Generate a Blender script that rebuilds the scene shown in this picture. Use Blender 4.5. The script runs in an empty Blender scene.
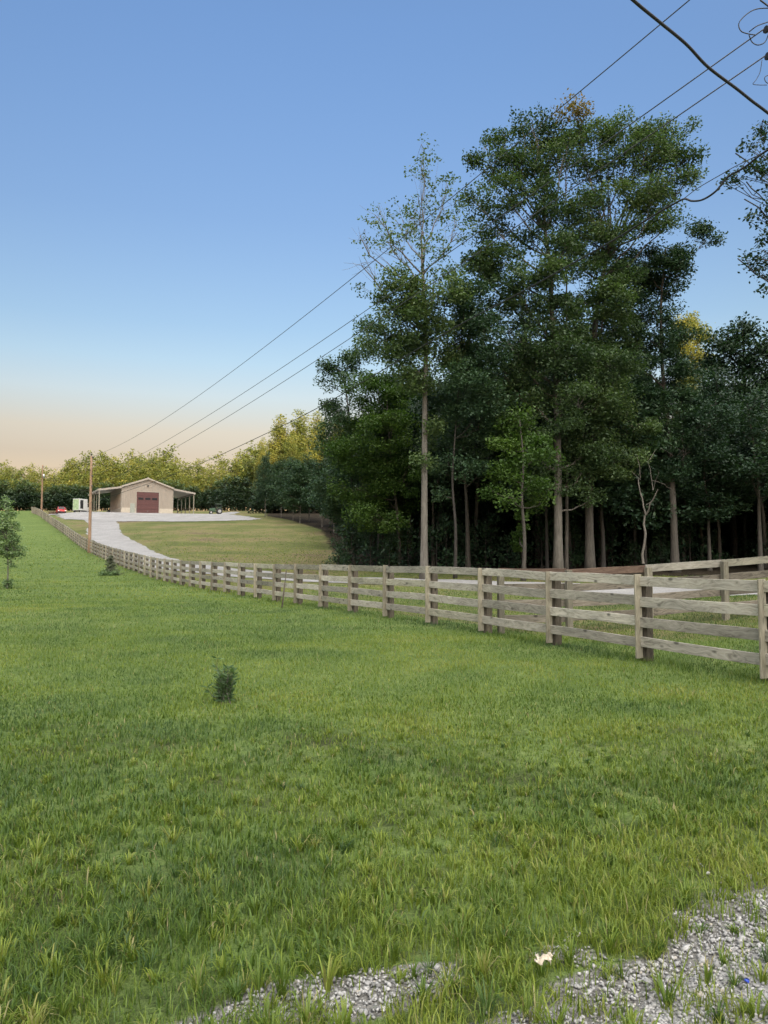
import bpy, math, random
import numpy as np
from mathutils import Vector, Matrix

sc = bpy.context.scene
COL = sc.collection
R = math.radians
random.seed(7)

# ------------------------------------------------------------------ camera
F = 769.0                      # focal length in pixels
HY = 559.0                     # horizon row
CAMZ = 1.73
cam = bpy.data.cameras.new("camera")
cam.sensor_width = 36.0
cam.lens = F / 1024 * 36.0
cam.clip_start = 0.05
cam.clip_end = 6000
camo = bpy.data.objects.new("camera", cam)
camo.location = (0, 0, CAMZ)
camo.rotation_euler = (R(90) + math.atan((HY - 512) / F), 0, 0)
COL.objects.link(camo)
sc.camera = camo

# ------------------------------------------------------------------ sky, sun, exposure
SUN_EL, SUN_AZ = 4.2, 163.0    # azimuth clockwise from +Y: behind the camera, a little to its right
world = bpy.data.worlds.new("World")
sc.world = world
world.use_nodes = True
nt = world.node_tree
bg = nt.nodes['Background']
sky = nt.nodes.new('ShaderNodeTexSky')
sky.sky_type = 'NISHITA'
sky.sun_disc = False
sky.sun_elevation = R(6.0)
sky.sun_rotation = R(178)
sky.air_density = 1.0
sky.dust_density = 1.0
sky.ozone_density = 1.0
tc = nt.nodes.new('ShaderNodeTexCoord')
sep = nt.nodes.new('ShaderNodeSeparateXYZ')
nt.links.new(tc.outputs['Generated'], sep.inputs[0])
ramp = nt.nodes.new('ShaderNodeValToRGB')
cr = ramp.color_ramp
stops = [(0.0, (1.0, .66, .66)), (7.4, (1.02, .70, .66)), (9.2, (1.20, .84, .76)), (11.8, (1.24, 1.05, 1.08)), (14.2, (1.13, 1.10, 1.22)),
         (16.8, (1.02, 1.07, 1.27)), (24, (.95, 1.06, 1.40)), (36, (1.0, 1.20, 1.68)), (90, (.95, 1.2, 1.7))]
while len(cr.elements) > 1:
    cr.elements.remove(cr.elements[-1])
for i, (e, c) in enumerate(stops):
    el = cr.elements[0] if i == 0 else cr.elements.new(math.sin(R(e)))
    el.position = math.sin(R(e))
    el.color = (c[0] / 2, c[1] / 2, c[2] / 2, 1)
nt.links.new(sep.outputs['Z'], ramp.inputs[0])
mul = nt.nodes.new('ShaderNodeMix'); mul.data_type = 'RGBA'; mul.blend_type = 'MULTIPLY'
mul.inputs[0].default_value = 1.0
nt.links.new(sky.outputs[0], mul.inputs[6]); nt.links.new(ramp.outputs[0], mul.inputs[7])
# broad glow added to the western sky behind the photographer to brighten the ground
gdir = Vector((math.sin(R(SUN_AZ)) * math.cos(R(60)), math.cos(R(SUN_AZ)) * math.cos(R(60)), math.sin(R(60))))
dot = nt.nodes.new('ShaderNodeVectorMath'); dot.operation = 'DOT_PRODUCT'
nt.links.new(tc.outputs['Generated'], dot.inputs[0]); dot.inputs[1].default_value = gdir
mx = nt.nodes.new('ShaderNodeMath'); mx.operation = 'MAXIMUM'; mx.inputs[1].default_value = 0
nt.links.new(dot.outputs['Value'], mx.inputs[0])
pw = nt.nodes.new('ShaderNodeMath'); pw.operation = 'POWER'; pw.inputs[1].default_value = 4.0
nt.links.new(mx.outputs[0], pw.inputs[0])
GLOW = 37.0
gl = nt.nodes.new('ShaderNodeVectorMath'); gl.operation = 'SCALE'
gl.inputs[0].default_value = (1.03 * GLOW, .96 * GLOW, .84 * GLOW)
nt.links.new(pw.outputs[0], gl.inputs['Scale'])
dbl = nt.nodes.new('ShaderNodeVectorMath'); dbl.operation = 'SCALE'; dbl.inputs['Scale'].default_value = 2.0
nt.links.new(mul.outputs[2], dbl.inputs[0])
add = nt.nodes.new('ShaderNodeVectorMath'); add.operation = 'ADD'
nt.links.new(dbl.outputs[0], add.inputs[0]); nt.links.new(gl.outputs[0], add.inputs[1])
nt.links.new(add.outputs[0], bg.inputs[0])
bg.inputs[1].default_value = 0.06
world.cycles.sampling_method = 'MANUAL'
world.cycles.sample_map_resolution = 1024

sunl = bpy.data.lights.new("sun", 'SUN')
sunl.energy = 5.0
sunl.angle = R(0.5)
sunl.color = (1.0, .74, .36)
suno = bpy.data.objects.new("sun", sunl)
sd = Vector((math.sin(R(SUN_AZ)) * math.cos(R(SUN_EL)), math.cos(R(SUN_AZ)) * math.cos(R(SUN_EL)), math.sin(R(SUN_EL))))
suno.rotation_euler = sd.to_track_quat('Z', 'Y').to_euler()
suno.location = (60, -200, 60)
COL.objects.link(suno)

sc.view_settings.view_transform = 'Standard'
sc.view_settings.look = 'None'
sc.view_settings.exposure = 1.80
sc.view_settings.gamma = 1.0
sc.cycles.max_bounces = 5
sc.cycles.diffuse_bounces = 3
sc.cycles.transmission_bounces = 3
sc.cycles.glossy_bounces = 2
sc.cycles.use_denoising = True

# ------------------------------------------------------------------ noise and terrain
_rng = np.random.default_rng(11)
_TAB = _rng.random((256, 256))


def vnoise(x, y, s=1.0, o=0):
    x = np.asarray(x, float) * s + 37.1 * o + 1000.3
    y = np.asarray(y, float) * s + 91.7 * o + 1000.7
    xi = np.floor(x).astype(int); yi = np.floor(y).astype(int)
    fx = x - xi; fy = y - yi
    fx = fx * fx * (3 - 2 * fx); fy = fy * fy * (3 - 2 * fy)
    a = _TAB[xi % 256, yi % 256]; b = _TAB[(xi + 1) % 256, yi % 256]
    c = _TAB[xi % 256, (yi + 1) % 256]; d = _TAB[(xi + 1) % 256, (yi + 1) % 256]
    return (a * (1 - fx) + b * fx) * (1 - fy) + (c * (1 - fx) + d * fx) * fy


def fbm(x, y, s=1.0, o=0, n=3):
    t = 0; a = .5; tot = 0
    for k in range(n):
        t = t + a * vnoise(x, y, s * 2 ** k, o + k); tot += a; a *= .5
    return t / tot


def sstep(a, b, x):
    t = np.clip((np.asarray(x, float) - a) / (b - a), 0, 1)
    return t * t * (3 - 2 * t)


_PY = np.array([-60, -20, 0, 10, 15, 21, 27, 33, 38, 45, 50, 54, 58, 62, 70, 76, 82, 92, 101, 109, 118, 126, 134, 143, 160, 175, 200, 230, 300, 3000])
_PZ = np.array([-1.9, -1.75, -1.73, -1.74, -1.64, -1.57, -1.60, -1.58, -1.54, -1.47, -1.36, -1.14, -.93, -.74, -.29, .12, .5, 1.3, 2.35, 3.4, 4.45, 5.4, 6.35, 7.4, 9.3, 10.6, 12.6, 14.0, 15.0, 15.0]) + CAMZ
_fy = np.arange(-60, 320, .5)
_fz = np.interp(_fy, _PY, _PZ)
_k = np.exp(-.5 * (np.arange(-12, 13) / 3.5) ** 2); _k /= _k.sum()
_fz = np.convolve(np.pad(_fz, 12, 'edge'), _k, 'valid')

BARN_YAW = R(28)
BX, BY, BZ = -49.3, 160.0, 9.36 + CAMZ
bc, bs = math.cos(BARN_YAW), math.sin(BARN_YAW)


def ground(x, y):
    x = np.asarray(x, float); y = np.asarray(y, float)
    z = np.interp(y, _fy, _fz)
    # forest side on the right stays lower
    u = sstep(0, 60, x - (2 - .16 * np.clip(y - 56, 0, 200)))
    low = np.minimum(z, CAMZ - .75 + .03 * np.clip(y - 52, 0, 400))
    z = z * (1 - u) + low * u
    # slight rise under the cross fence
    w = sstep(7, 13, y) * (1 - sstep(23, 33, y))
    z = z + .062 * np.clip(x - 4.9, 0, 12) * w
    # level pad under the barn
    lx = (x - BX) * bc + (y - BY) * bs
    ly = -(x - BX) * bs + (y - BY) * bc
    d = np.hypot(np.maximum(np.abs(lx) - 11, 0), np.maximum(np.abs(ly - 8) - 9.0, 0))
    w = 1 - sstep(0, 12, d)
    z = z * (1 - w) + BZ * w
    z = z + .05 * (fbm(x, y, .35, 3, 2) - .5) * sstep(3, 9, np.abs(y) + np.abs(x) * .5)
    return z


def gz(x, y):
    return float(ground(np.array([x]), np.array([y]))[0])


def at(px, py, Y):
    """world point seen at pixel (px,py) at forward distance Y"""
    th = math.atan((HY - 512) / F)
    u = (px - 384) / F; v = (512 - py) / F
    d = math.cos(th) - v * math.sin(th)
    return Vector((u / d * Y, Y, CAMZ + (math.sin(th) + v * math.cos(th)) / d * Y))


# ------------------------------------------------------------------ mesh helpers
def tag(o, label=None, cat=None, group=None, kind=None):
    if label: o['label'] = label
    if cat: o['category'] = cat
    if group: o['group'] = group
    if kind: o['kind'] = kind
    return o


def empty(name, loc, rz=0.0):
    o = bpy.data.objects.new(name, None)
    o.empty_display_size = .2
    o.location = loc
    o.rotation_euler = (0, 0, rz)
    COL.objects.link(o)
    return o


def link(name, me, mats, parent=None, loc=None, rot=None):
    if not isinstance(mats, (list, tuple)): mats = [mats]
    if len(me.materials) == 0:
        for m in mats: me.materials.append(m)
    o = bpy.data.objects.new(name, me)
    COL.objects.link(o)
    if parent: o.parent = parent
    if loc is not None: o.location = loc
    if rot is not None: o.rotation_euler = rot
    return o


def np_mesh(name, V, faces, attrs=None, smooth=False):
    """V (n,3); faces: list of (m,k) int arrays; attrs: {name: per-face floats}"""
    me = bpy.data.meshes.new(name)
    V = np.ascontiguousarray(V, np.float32)
    me.vertices.add(len(V)); me.vertices.foreach_set('co', V.ravel())
    loops = np.concatenate([f.ravel() for f in faces]).astype(np.int32)
    sizes = np.concatenate([np.full(len(f), f.shape[1], np.int32) for f in faces])
    starts = np.concatenate([[0], np.cumsum(sizes)[:-1]]).astype(np.int32)
    me.loops.add(len(loops)); me.loops.foreach_set('vertex_index', loops)
    me.polygons.add(len(sizes))
    me.polygons.foreach_set('loop_start', starts)
    me.polygons.foreach_set('loop_total', sizes)
    if smooth: me.polygons.foreach_set('use_smooth', np.ones(len(sizes), bool))
    me.update(calc_edges=True)
    for k, a in (attrs or {}).items():
        at_ = me.attributes.new(k, 'FLOAT', 'FACE')
        at_.data.foreach_set('value', np.ascontiguousarray(a, np.float32))
    return me


class MB:
    """collects boxes, prisms, tubes; one mesh"""
    def __init__(s):
        s.v = []; s.f = []; s.m = []; s.sm = []
    def add(s, vs, fs, m=0, smooth=False):
        b = len(s.v)
        s.v += [tuple(v) for v in vs]
        s.f += [tuple(b + i for i in f) for f in fs]
        s.m += [m] * len(fs); s.sm += [smooth] * len(fs)
        return s
    def box(s, x0, y0, z0, x1, y1, z1, m=0, bev=0.0):
        vs = [(x0, y0, z0), (x1, y0, z0), (x1, y1, z0), (x0, y1, z0), (x0, y0, z1), (x1, y0, z1), (x1, y1, z1), (x0, y1, z1)]
        return s.add(vs, [(0, 3, 2, 1), (4, 5, 6, 7), (0, 1, 5, 4), (1, 2, 6, 5), (2, 3, 7, 6), (3, 0, 4, 7)], m)
    def prism(s, poly, a, b, axis='y', m=0):
        """poly of 2D points extruded along axis from a to b"""
        n = len(poly)
        def p(q, t):
            return (q[0], t, q[1]) if axis == 'y' else ((t, q[0], q[1]) if axis == 'x' else (q[0], q[1], t))
        vs = [p(q, a) for q in poly] + [p(q, b) for q in poly]
        fs = [tuple(range(n)), tuple(range(2 * n - 1, n - 1, -1))] + [(i + n, (i + 1) % n + n, (i + 1) % n, i) for i in range(n)]
        return s.add(vs, fs, m)
    def tube(s, pts, rad, k=8, m=0, cap=True):
        pts = [Vector(p) for p in pts]
        if not isinstance(rad, (list, tuple)): rad = [rad] * len(pts)
        vs = []; n = len(pts)
        for i, p in enumerate(pts):
            t = (pts[min(i + 1, n - 1)] - pts[max(i - 1, 0)]).normalized()
            a = t.cross(Vector((0, 0, 1)) if abs(t.z) < .9 else Vector((1, 0, 0))).normalized()
            b = t.cross(a)
            for j in range(k):
                q = 2 * math.pi * j / k
                vs.append(p + (a * math.cos(q) + b * math.sin(q)) * rad[i])
        fs = [(i * k + j, i * k + (j + 1) % k, (i + 1) * k + (j + 1) % k, (i + 1) * k + j) for i in range(n - 1) for j in range(k)]
        s.add(vs, fs, m, True)
        if cap:
            b = len(s.v) - n * k
            s.f += [tuple(b + j for j in range(k))[::-1], tuple(b + (n - 1) * k + j for j in range(k))]
            s.m += [m, m]; s.sm += [False, False]
        return s
    def cyl(s, c, axis, r, h, k=20, m=0):
        c = Vector(c); a = Vector(axis).normalized() * h / 2
        return s.tube([c - a, c + a], r, k, m)
    def mesh(s, name, bevel=0.0):
        me = bpy.data.meshes.new(name)
        me.from_pydata(s.v, [], s.f)
        me.polygons.foreach_set('material_index', s.m)
        me.polygons.foreach_set('use_smooth', s.sm)
        me.update()
        if bevel:
            import bmesh
            bm = bmesh.new(); bm.from_mesh(me)
            bmesh.ops.recalc_face_normals(bm, faces=bm.faces)
            es = [e for e in bm.edges if len(e.link_faces) == 2 and e.calc_face_angle(0) > .6]
            bmesh.ops.bevel(bm, geom=es, offset=bevel, segments=2, affect='EDGES', profile=.6)
            bm.to_mesh(me); bm.free()
        return me


# ------------------------------------------------------------------ materials
def new_mat(name):
    m = bpy.data.materials.new(name); m.use_nodes = True
    n = m.node_tree.nodes; l = m.node_tree.links
    return m, n, l, n['Principled BSDF']


def nd(n, t, **kw):
    x = n.new(t)
    for k, v in kw.items(): setattr(x, k, v)
    return x


def ramp_node(n, stops, interp='LINEAR'):
    r = n.new('ShaderNodeValToRGB'); c = r.color_ramp; c.interpolation = interp
    while len(c.elements) > 1: c.elements.remove(c.elements[-1])
    for i, (p, col) in enumerate(stops):
        e = c.elements[0] if i == 0 else c.elements.new(p)
        e.position = p; e.color = (*col, 1)
    return r


def noise(n, l, vec, scale, detail=4, rough=.6):
    t = n.new('ShaderNodeTexNoise'); t.inputs['Scale'].default_value = scale
    t.inputs['Detail'].default_value = detail; t.inputs['Roughness'].default_value = rough
    if vec is not None: l.new(vec, t.inputs['Vector'])
    return t


def mapping(n, l, vec, scale):
    m = n.new('ShaderNodeMapping'); m.inputs['Scale'].default_value = scale
    l.new(vec, m.inputs['Vector']); return m.outputs[0]


def mixc(n, l, fac, a, b, mode='MIX'):
    m = n.new('ShaderNodeMix'); m.data_type = 'RGBA'; m.blend_type = mode
    for i, v in ((0, fac), (6, a), (7, b)):
        if isinstance(v, bpy.types.NodeSocket): l.new(v, m.inputs[i])
        elif i == 0: m.inputs[0].default_value = v
        else: m.inputs[i].default_value = (*v, 1)
    return m.outputs[2]


def bump(n, l, h, b, strength, dist):
    x = n.new('ShaderNodeBump'); x.inputs['Strength'].default_value = strength; x.inputs['Distance'].default_value = dist
    l.new(h, x.inputs['Height']); l.new(x.outputs[0], b.inputs['Normal'])


def plain(name, col, rough=.6, metal=0.0, var=.15, scale=6.0, bmp=0.0):
    m, n, l, b = new_mat(name)
    t = nd(n, 'ShaderNodeTexCoord')
    ns = noise(n, l, t.outputs['Object'], scale, 5)
    r = ramp_node(n, [(.3, tuple(c * (1 - var) for c in col)), (.7, tuple(min(1, c * (1 + var)) for c in col))])
    l.new(ns.outputs[0], r.inputs[0]); l.new(r.outputs[0], b.inputs['Base Color'])
    b.inputs['Roughness'].default_value = rough; b.inputs['Metallic'].default_value = metal
    if bmp: bump(n, l, ns.outputs[0], b, .6, bmp)
    return m


def leaf_mat(name, dark, mid, light, transl=.35):
    m, n, l, b = new_mat(name)
    a = nd(n, 'ShaderNodeAttribute', attribute_name='tint')
    oi = nd(n, 'ShaderNodeObjectInfo')
    s = nd(n, 'ShaderNodeMath', operation='MULTIPLY_ADD'); s.inputs[1].default_value = .25; s.inputs[2].default_value = -.12
    l.new(oi.outputs['Random'], s.inputs[0])
    s2 = nd(n, 'ShaderNodeMath', operation='ADD'); l.new(a.outputs['Fac'], s2.inputs[0]); l.new(s.outputs[0], s2.inputs[1])
    r = ramp_node(n, [(0.0, dark), (.5, mid), (1.0, light)])
    l.new(s2.outputs[0], r.inputs[0])
    l.new(r.outputs[0], b.inputs['Base Color'])
    b.inputs['Roughness'].default_value = .55
    b.inputs['Specular IOR Level'].default_value = .3
    tr = nd(n, 'ShaderNodeBsdfTranslucent')
    g = mixc(n, l, 1.0, r.outputs[0], (1.1, 1.25, .55), 'MULTIPLY'); l.new(g, tr.inputs[0])
    mx_ = nd(n, 'ShaderNodeMixShader'); mx_.inputs[0].default_value = transl
    l.new(b.outputs[0], mx_.inputs[1]); l.new(tr.outputs[0], mx_.inputs[2])
    l.new(mx_.outputs[0], n['Material Output'].inputs[0])
    return m


def bark_mat(name, dark, light, sc_=(9, 9, 1.6)):
    m, n, l, b = new_mat(name)
    t = nd(n, 'ShaderNodeTexCoord')
    v = mapping(n, l, t.outputs['Object'], sc_)
    ns = noise(n, l, v, 1.0, 6, .7)
    r = ramp_node(n, [(.3, dark), (.55, tuple((a + c) / 2 for a, c in zip(dark, light))), (.75, light)])
    l.new(ns.outputs[0], r.inputs[0]); l.new(r.outputs[0], b.inputs['Base Color'])
    b.inputs['Roughness'].default_value = .9
    bump(n, l, ns.outputs[0], b, .8, .03)
    return m


def wood_mat(name, dark, mid, light, knots=True, greenish=.0):
    """weathered sawn board; grain runs along local x"""
    m, n, l, b = new_mat(name)
    t = nd(n, 'ShaderNodeTexCoord'); oi = nd(n, 'ShaderNodeObjectInfo')
    off = nd(n, 'ShaderNodeVectorMath', operation='SCALE'); off.inputs[0].default_value = (37, 53, 71)
    l.new(oi.outputs['Random'], off.inputs['Scale'])
    ad = nd(n, 'ShaderNodeVectorMath', operation='ADD'); l.new(t.outputs['Object'], ad.inputs[0]); l.new(off.outputs[0], ad.inputs[1])
    wv = mapping(n, l, ad.outputs[0], (.9, 14, 14))
    dn = noise(n, l, mapping(n, l, ad.outputs[0], (1.3, 3, 3)), 1.0, 2)
    wadd = nd(n, 'ShaderNodeVectorMath', operation='MULTIPLY_ADD'); wadd.inputs[1].default_value = (0, 5, 5)
    l.new(dn.outputs['Color'], wadd.inputs[0]); l.new(wv, wadd.inputs[2])
    gr = noise(n, l, wadd.outputs[0], 2.2, 6, .65)
    r = ramp_node(n, [(.30, dark), (.48, mid), (.70, light)])
    l.new(gr.outputs[0], r.inputs[0])
    col = r.outputs[0]
    big = noise(n, l, mapping(n, l, ad.outputs[0], (1.1, 2.2, 2.2)), 1.0, 3)
    rb = ramp_node(n, [(.3, (.72, .72, .70)), (.7, (1.12, 1.10, 1.05))])
    l.new(big.outputs[0], rb.inputs[0])
    col = mixc(n, l, 1.0, col, rb.outputs[0], 'MULTIPLY')
    ov = nd(n, 'ShaderNodeMath', operation='MULTIPLY_ADD'); ov.inputs[1].default_value = .58; ov.inputs[2].default_value = .70
    l.new(oi.outputs['Random'], ov.inputs[0])
    cb = nd(n, 'ShaderNodeCombineXYZ')
    for i in range(3): l.new(ov.outputs[0], cb.inputs[i])
    col = mixc(n, l, 1.0, col, cb.outputs[0], 'MULTIPLY')
    if knots:
        vo = nd(n, 'ShaderNodeTexVoronoi'); vo.inputs['Scale'].default_value = 1.0
        l.new(mapping(n, l, ad.outputs[0], (3.0, 5.5, 5.5)), vo.inputs['Vector'])
        kr = ramp_node(n, [(.10, (1, 1, 1)), (.20, (0, 0, 0))])
        l.new(vo.outputs['Distance'], kr.inputs[0])
        wn = nd(n, 'ShaderNodeMath', operation='GREATER_THAN'); wn.inputs[1].default_value = .5
        sp = nd(n, 'ShaderNodeSeparateColor'); l.new(vo.outputs['Color'], sp.inputs[0]); l.new(sp.outputs[0], wn.inputs[0])
        km = nd(n, 'ShaderNodeMath', operation='MULTIPLY'); l.new(kr.outputs[0], km.inputs[0]); l.new(wn.outputs[0], km.inputs[1])
        km2 = nd(n, 'ShaderNodeMath', operation='MULTIPLY'); l.new(km.outputs[0], km2.inputs[0]); km2.inputs[1].default_value = .8
        col = mixc(n, l, km2.outputs[0], col, tuple(c * .35 for c in dark))
    l.new(col, b.inputs['Base Color'])
    b.inputs['Roughness'].default_value = .85
    b.inputs['Specular IOR Level'].default_value = .25
    bump(n, l, gr.outputs[0], b, .5, .008)
    return m


M = {}
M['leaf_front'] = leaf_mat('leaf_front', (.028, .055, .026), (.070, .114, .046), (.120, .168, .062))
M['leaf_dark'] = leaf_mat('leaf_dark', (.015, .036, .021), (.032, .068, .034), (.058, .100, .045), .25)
M['leaf_shade'] = leaf_mat('leaf_shade', (.012, .028, .017), (.024, .052, .027), (.045, .078, .036), .25)  # leaf_dark with forest shade and backlit darkness put into the colour
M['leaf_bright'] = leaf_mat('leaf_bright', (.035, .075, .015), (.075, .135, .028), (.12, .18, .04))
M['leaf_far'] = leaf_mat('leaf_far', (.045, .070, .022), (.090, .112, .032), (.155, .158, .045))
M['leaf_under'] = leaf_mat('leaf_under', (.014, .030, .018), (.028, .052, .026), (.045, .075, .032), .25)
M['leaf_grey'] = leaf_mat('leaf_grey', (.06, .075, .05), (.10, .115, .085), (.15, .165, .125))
M['leaf_sunlit'] = leaf_mat('leaf_sunlit', (.10, .09, .03), (.16, .12, .04), (.22, .15, .05))  # low sun's gold carried by the leaf colour itself
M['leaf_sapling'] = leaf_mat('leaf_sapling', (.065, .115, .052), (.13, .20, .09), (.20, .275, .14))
M['bark'] = bark_mat('bark', (.028, .025, .021), (.11, .098, .083))
M['bark_pale'] = bark_mat('bark_pale', (.060, .054, .046), (.19, .178, .155))
M['bark_dark'] = bark_mat('bark_dark', (.015, .014, .012), (.058, .051, .044))
M['dead_wood'] = bark_mat('dead_wood', (.065, .058, .050), (.165, .15, .128))
M['rail'] = wood_mat('rail', (.17, .160, .138), (.345, .330, .295), (.47, .45, .41))
M['rail_green'] = wood_mat('rail_green', (.16, .155, .125), (.31, .30, .25), (.42, .405, .345))
M['rail_dark'] = wood_mat('rail_dark', (.07, .063, .052), (.15, .135, .115), (.23, .21, .18))
M['rail_brown'] = wood_mat('rail_brown', (.055, .036, .028), (.115, .078, .062), (.17, .125, .10))
M['post'] = wood_mat('post', (.045, .038, .030), (.100, .086, .070), (.165, .145, .12))
M['batten'] = wood_mat('batten', (.12, .115, .09), (.22, .205, .165), (.30, .28, .235), knots=False)
M['pole_wood'] = wood_mat('pole_wood', (.12, .075, .05), (.22, .145, .10), (.32, .24, .18), knots=False)
M['metal_wall'] = plain('metal_wall', (.265, .232, .192), .5, .0, .05, .8)
M['wainscot'] = plain('wainscot', (.40, .36, .295), .8, .0, .12, 3)
M['roof'] = plain('roof', (.33, .30, .265), .45, .2, .06, .8)
M['trim'] = plain('trim', (.29, .262, .222), .5)
M['door_red'] = plain('door_red', (.078, .027, .025), .5, 0, .1, 2)
M['door_grey'] = plain('door_grey', (.25, .27, .235), .6)
M['glass_dark'] = plain('glass_dark', (.02, .022, .025), .12)
M['car_red'] = plain('car_red', (.42, .028, .03), .3)
M['car_white'] = plain('car_white', (.55, .56, .55), .35)
M['car_green'] = plain('car_green', (.30, .40, .24), .5, 0, .35, 3)
M['tractor_green'] = plain('tractor_green', (.03, .075, .04), .45)
M['rubber'] = plain('rubber', (.018, .018, .018), .8)
M['black_metal'] = plain('black_metal', (.025, .026, .028), .45)
M['lamp'] = plain('lamp', (.75, .74, .70), .2)
M['cable'] = plain('cable', (.012, .012, .014), .6)
M['wire'] = plain('wire', (.05, .052, .06), .5)
M['galv'] = plain('galv', (.38, .40, .41), .4, .7)
M['ceramic'] = plain('ceramic', (.06, .06, .07), .3)
M['paper'] = plain('paper', (.50, .44, .35), .85, 0, .35, 40)
M['paper_edge'] = plain('paper_edge', (.42, .26, .13), .85)
M['blue_plastic'] = plain('blue_plastic', (.03, .07, .45), .4)
M['brush'] = plain('brush', (.13, .09, .06), .9, 0, .4, 12)


# ground: lawn / rough meadow / forest litter / roadside soil by vertex mask
def ground_mat():
    m, n, l, b = new_mat('ground')
    t = nd(n, 'ShaderNodeTexCoord'); P = t.outputs['Object']
    za = nd(n, 'ShaderNodeVertexColor'); za.layer_name = 'zone'
    sp = nd(n, 'ShaderNodeSeparateColor'); l.new(za.outputs[0], sp.inputs[0])
    ed = noise(n, l, P, .9, 5, .65)
    def ragged(sock, w=.5):
        a = nd(n, 'ShaderNodeMath', operation='MULTIPLY_ADD'); a.inputs[1].default_value = w; a.inputs[2].default_value = -w / 2
        l.new(ed.outputs[0], a.inputs[0])
        c = nd(n, 'ShaderNodeMath', operation='ADD'); l.new(a.outputs[0], c.inputs[0]); l.new(sock, c.inputs[1])
        r = ramp_node(n, [(.42, (0, 0, 0)), (.58, (1, 1, 1))]); l.new(c.outputs[0], r.inputs[0])
        return r.outputs[0]
    big = noise(n, l, P, .16, 5, .6); mid = noise(n, l, P, 1.3, 5, .65); fine = noise(n, l, P, 14, 4, .7)
    streak = noise(n, l, mapping(n, l, P, (.10, 1.1, 1)), 1.0, 4, .6)
    lr = ramp_node(n, [(.28, (.074, .116, .038)), (.5, (.110, .160, .050)), (.72, (.152, .196, .068))])
    sm = nd(n, 'ShaderNodeMath', operation='MULTIPLY_ADD'); sm.inputs[1].default_value = .5
    l.new(big.outputs[0], sm.inputs[0])
    sm2 = nd(n, 'ShaderNodeMath', operation='MULTIPLY'); sm2.inputs[1].default_value = .5
    l.new(streak.outputs[0], sm2.inputs[0]); l.new(sm2.outputs[0], sm.inputs[2])
    l.new(sm.outputs[0], lr.inputs[0])
    fr = ramp_node(n, [(.3, (.62, .66, .6)), (.7, (1.25, 1.2, 1.2))]); l.new(fine.outputs[0], fr.inputs[0])
    mr = ramp_node(n, [(.3, (.82, .86, .8)), (.7, (1.15, 1.1, 1.1))]); l.new(mid.outputs[0], mr.inputs[0])
    lawn = mixc(n, l, 1.0, mixc(n, l, 1.0, lr.outputs[0], fr.outputs[0], 'MULTIPLY'), mr.outputs[0], 'MULTIPLY')
    # rough meadow on the hill: olive with tan and brown patches
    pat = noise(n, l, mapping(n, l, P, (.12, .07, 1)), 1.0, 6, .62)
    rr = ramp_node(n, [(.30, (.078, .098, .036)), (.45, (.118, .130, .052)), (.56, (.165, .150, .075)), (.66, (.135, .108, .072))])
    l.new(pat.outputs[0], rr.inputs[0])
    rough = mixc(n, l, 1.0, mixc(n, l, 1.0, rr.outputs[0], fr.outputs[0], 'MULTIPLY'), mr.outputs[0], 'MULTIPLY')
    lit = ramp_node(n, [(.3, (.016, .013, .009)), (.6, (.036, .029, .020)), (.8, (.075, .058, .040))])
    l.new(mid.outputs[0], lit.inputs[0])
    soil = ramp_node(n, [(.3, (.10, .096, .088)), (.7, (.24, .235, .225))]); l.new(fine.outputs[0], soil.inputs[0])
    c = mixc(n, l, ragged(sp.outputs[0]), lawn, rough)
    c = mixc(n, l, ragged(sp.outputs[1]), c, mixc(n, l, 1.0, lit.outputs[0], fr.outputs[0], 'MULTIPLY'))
    c = mixc(n, l, ragged(sp.outputs[2]), c, soil.outputs[0])
    l.new(c, b.inputs['Base Color'])
    b.inputs['Roughness'].default_value = .95; b.inputs['Specular IOR Level'].default_value = .1
    ad = nd(n, 'ShaderNodeMath', operation='MULTIPLY_ADD'); ad.inputs[1].default_value = .35
    l.new(fine.outputs[0], ad.inputs[0]); l.new(mid.outputs[0], ad.inputs[2])
    bump(n, l, ad.outputs[0], b, .8, .25)
    return m


def gravel_mat(name, lo, hi, vscale, bdist, patch=(.8, 1.1)):
    m, n, l, b = new_mat(name)
    t = nd(n, 'ShaderNodeTexCoord'); P = t.outputs['Object']
    vo = nd(n, 'ShaderNodeTexVoronoi'); vo.inputs['Scale'].default_value = vscale; l.new(P, vo.inputs['Vector'])
    sp = nd(n, 'ShaderNodeSeparateColor'); l.new(vo.outputs['Color'], sp.inputs[0])
    r = ramp_node(n, [(0, lo), (1, hi)]); l.new(sp.outputs[0], r.inputs[0])
    big = noise(n, l, P, .5, 5, .6)
    pr = ramp_node(n, [(.3, (patch[0],) * 3), (.7, (patch[1],) * 3)]); l.new(big.outputs[0], pr.inputs[0])
    c = mixc(n, l, 1.0, r.outputs[0], pr.outputs[0], 'MULTIPLY')
    l.new(c, b.inputs['Base Color']); b.inputs['Roughness'].default_value = .9
    inv = nd(n, 'ShaderNodeMath', operation='SUBTRACT'); inv.inputs[0].default_value = 1; l.new(vo.outputs['Distance'], inv.inputs[1])
    bump(n, l, inv.outputs[0], b, .7, bdist)
    return m


M['ground'] = ground_mat()
M['gravel_drive'] = gravel_mat('gravel_drive', (.18, .178, .176), (.30, .297, .295), 14, .03)
M['gravel_road'] = gravel_mat('gravel_road', (.165, .165, .163), (.30, .30, .302), 75, .008, (.75, 1.1))
M['stone'] = plain('stone', (.36, .36, .365), .85, 0, .25, 30, .002)


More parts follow.
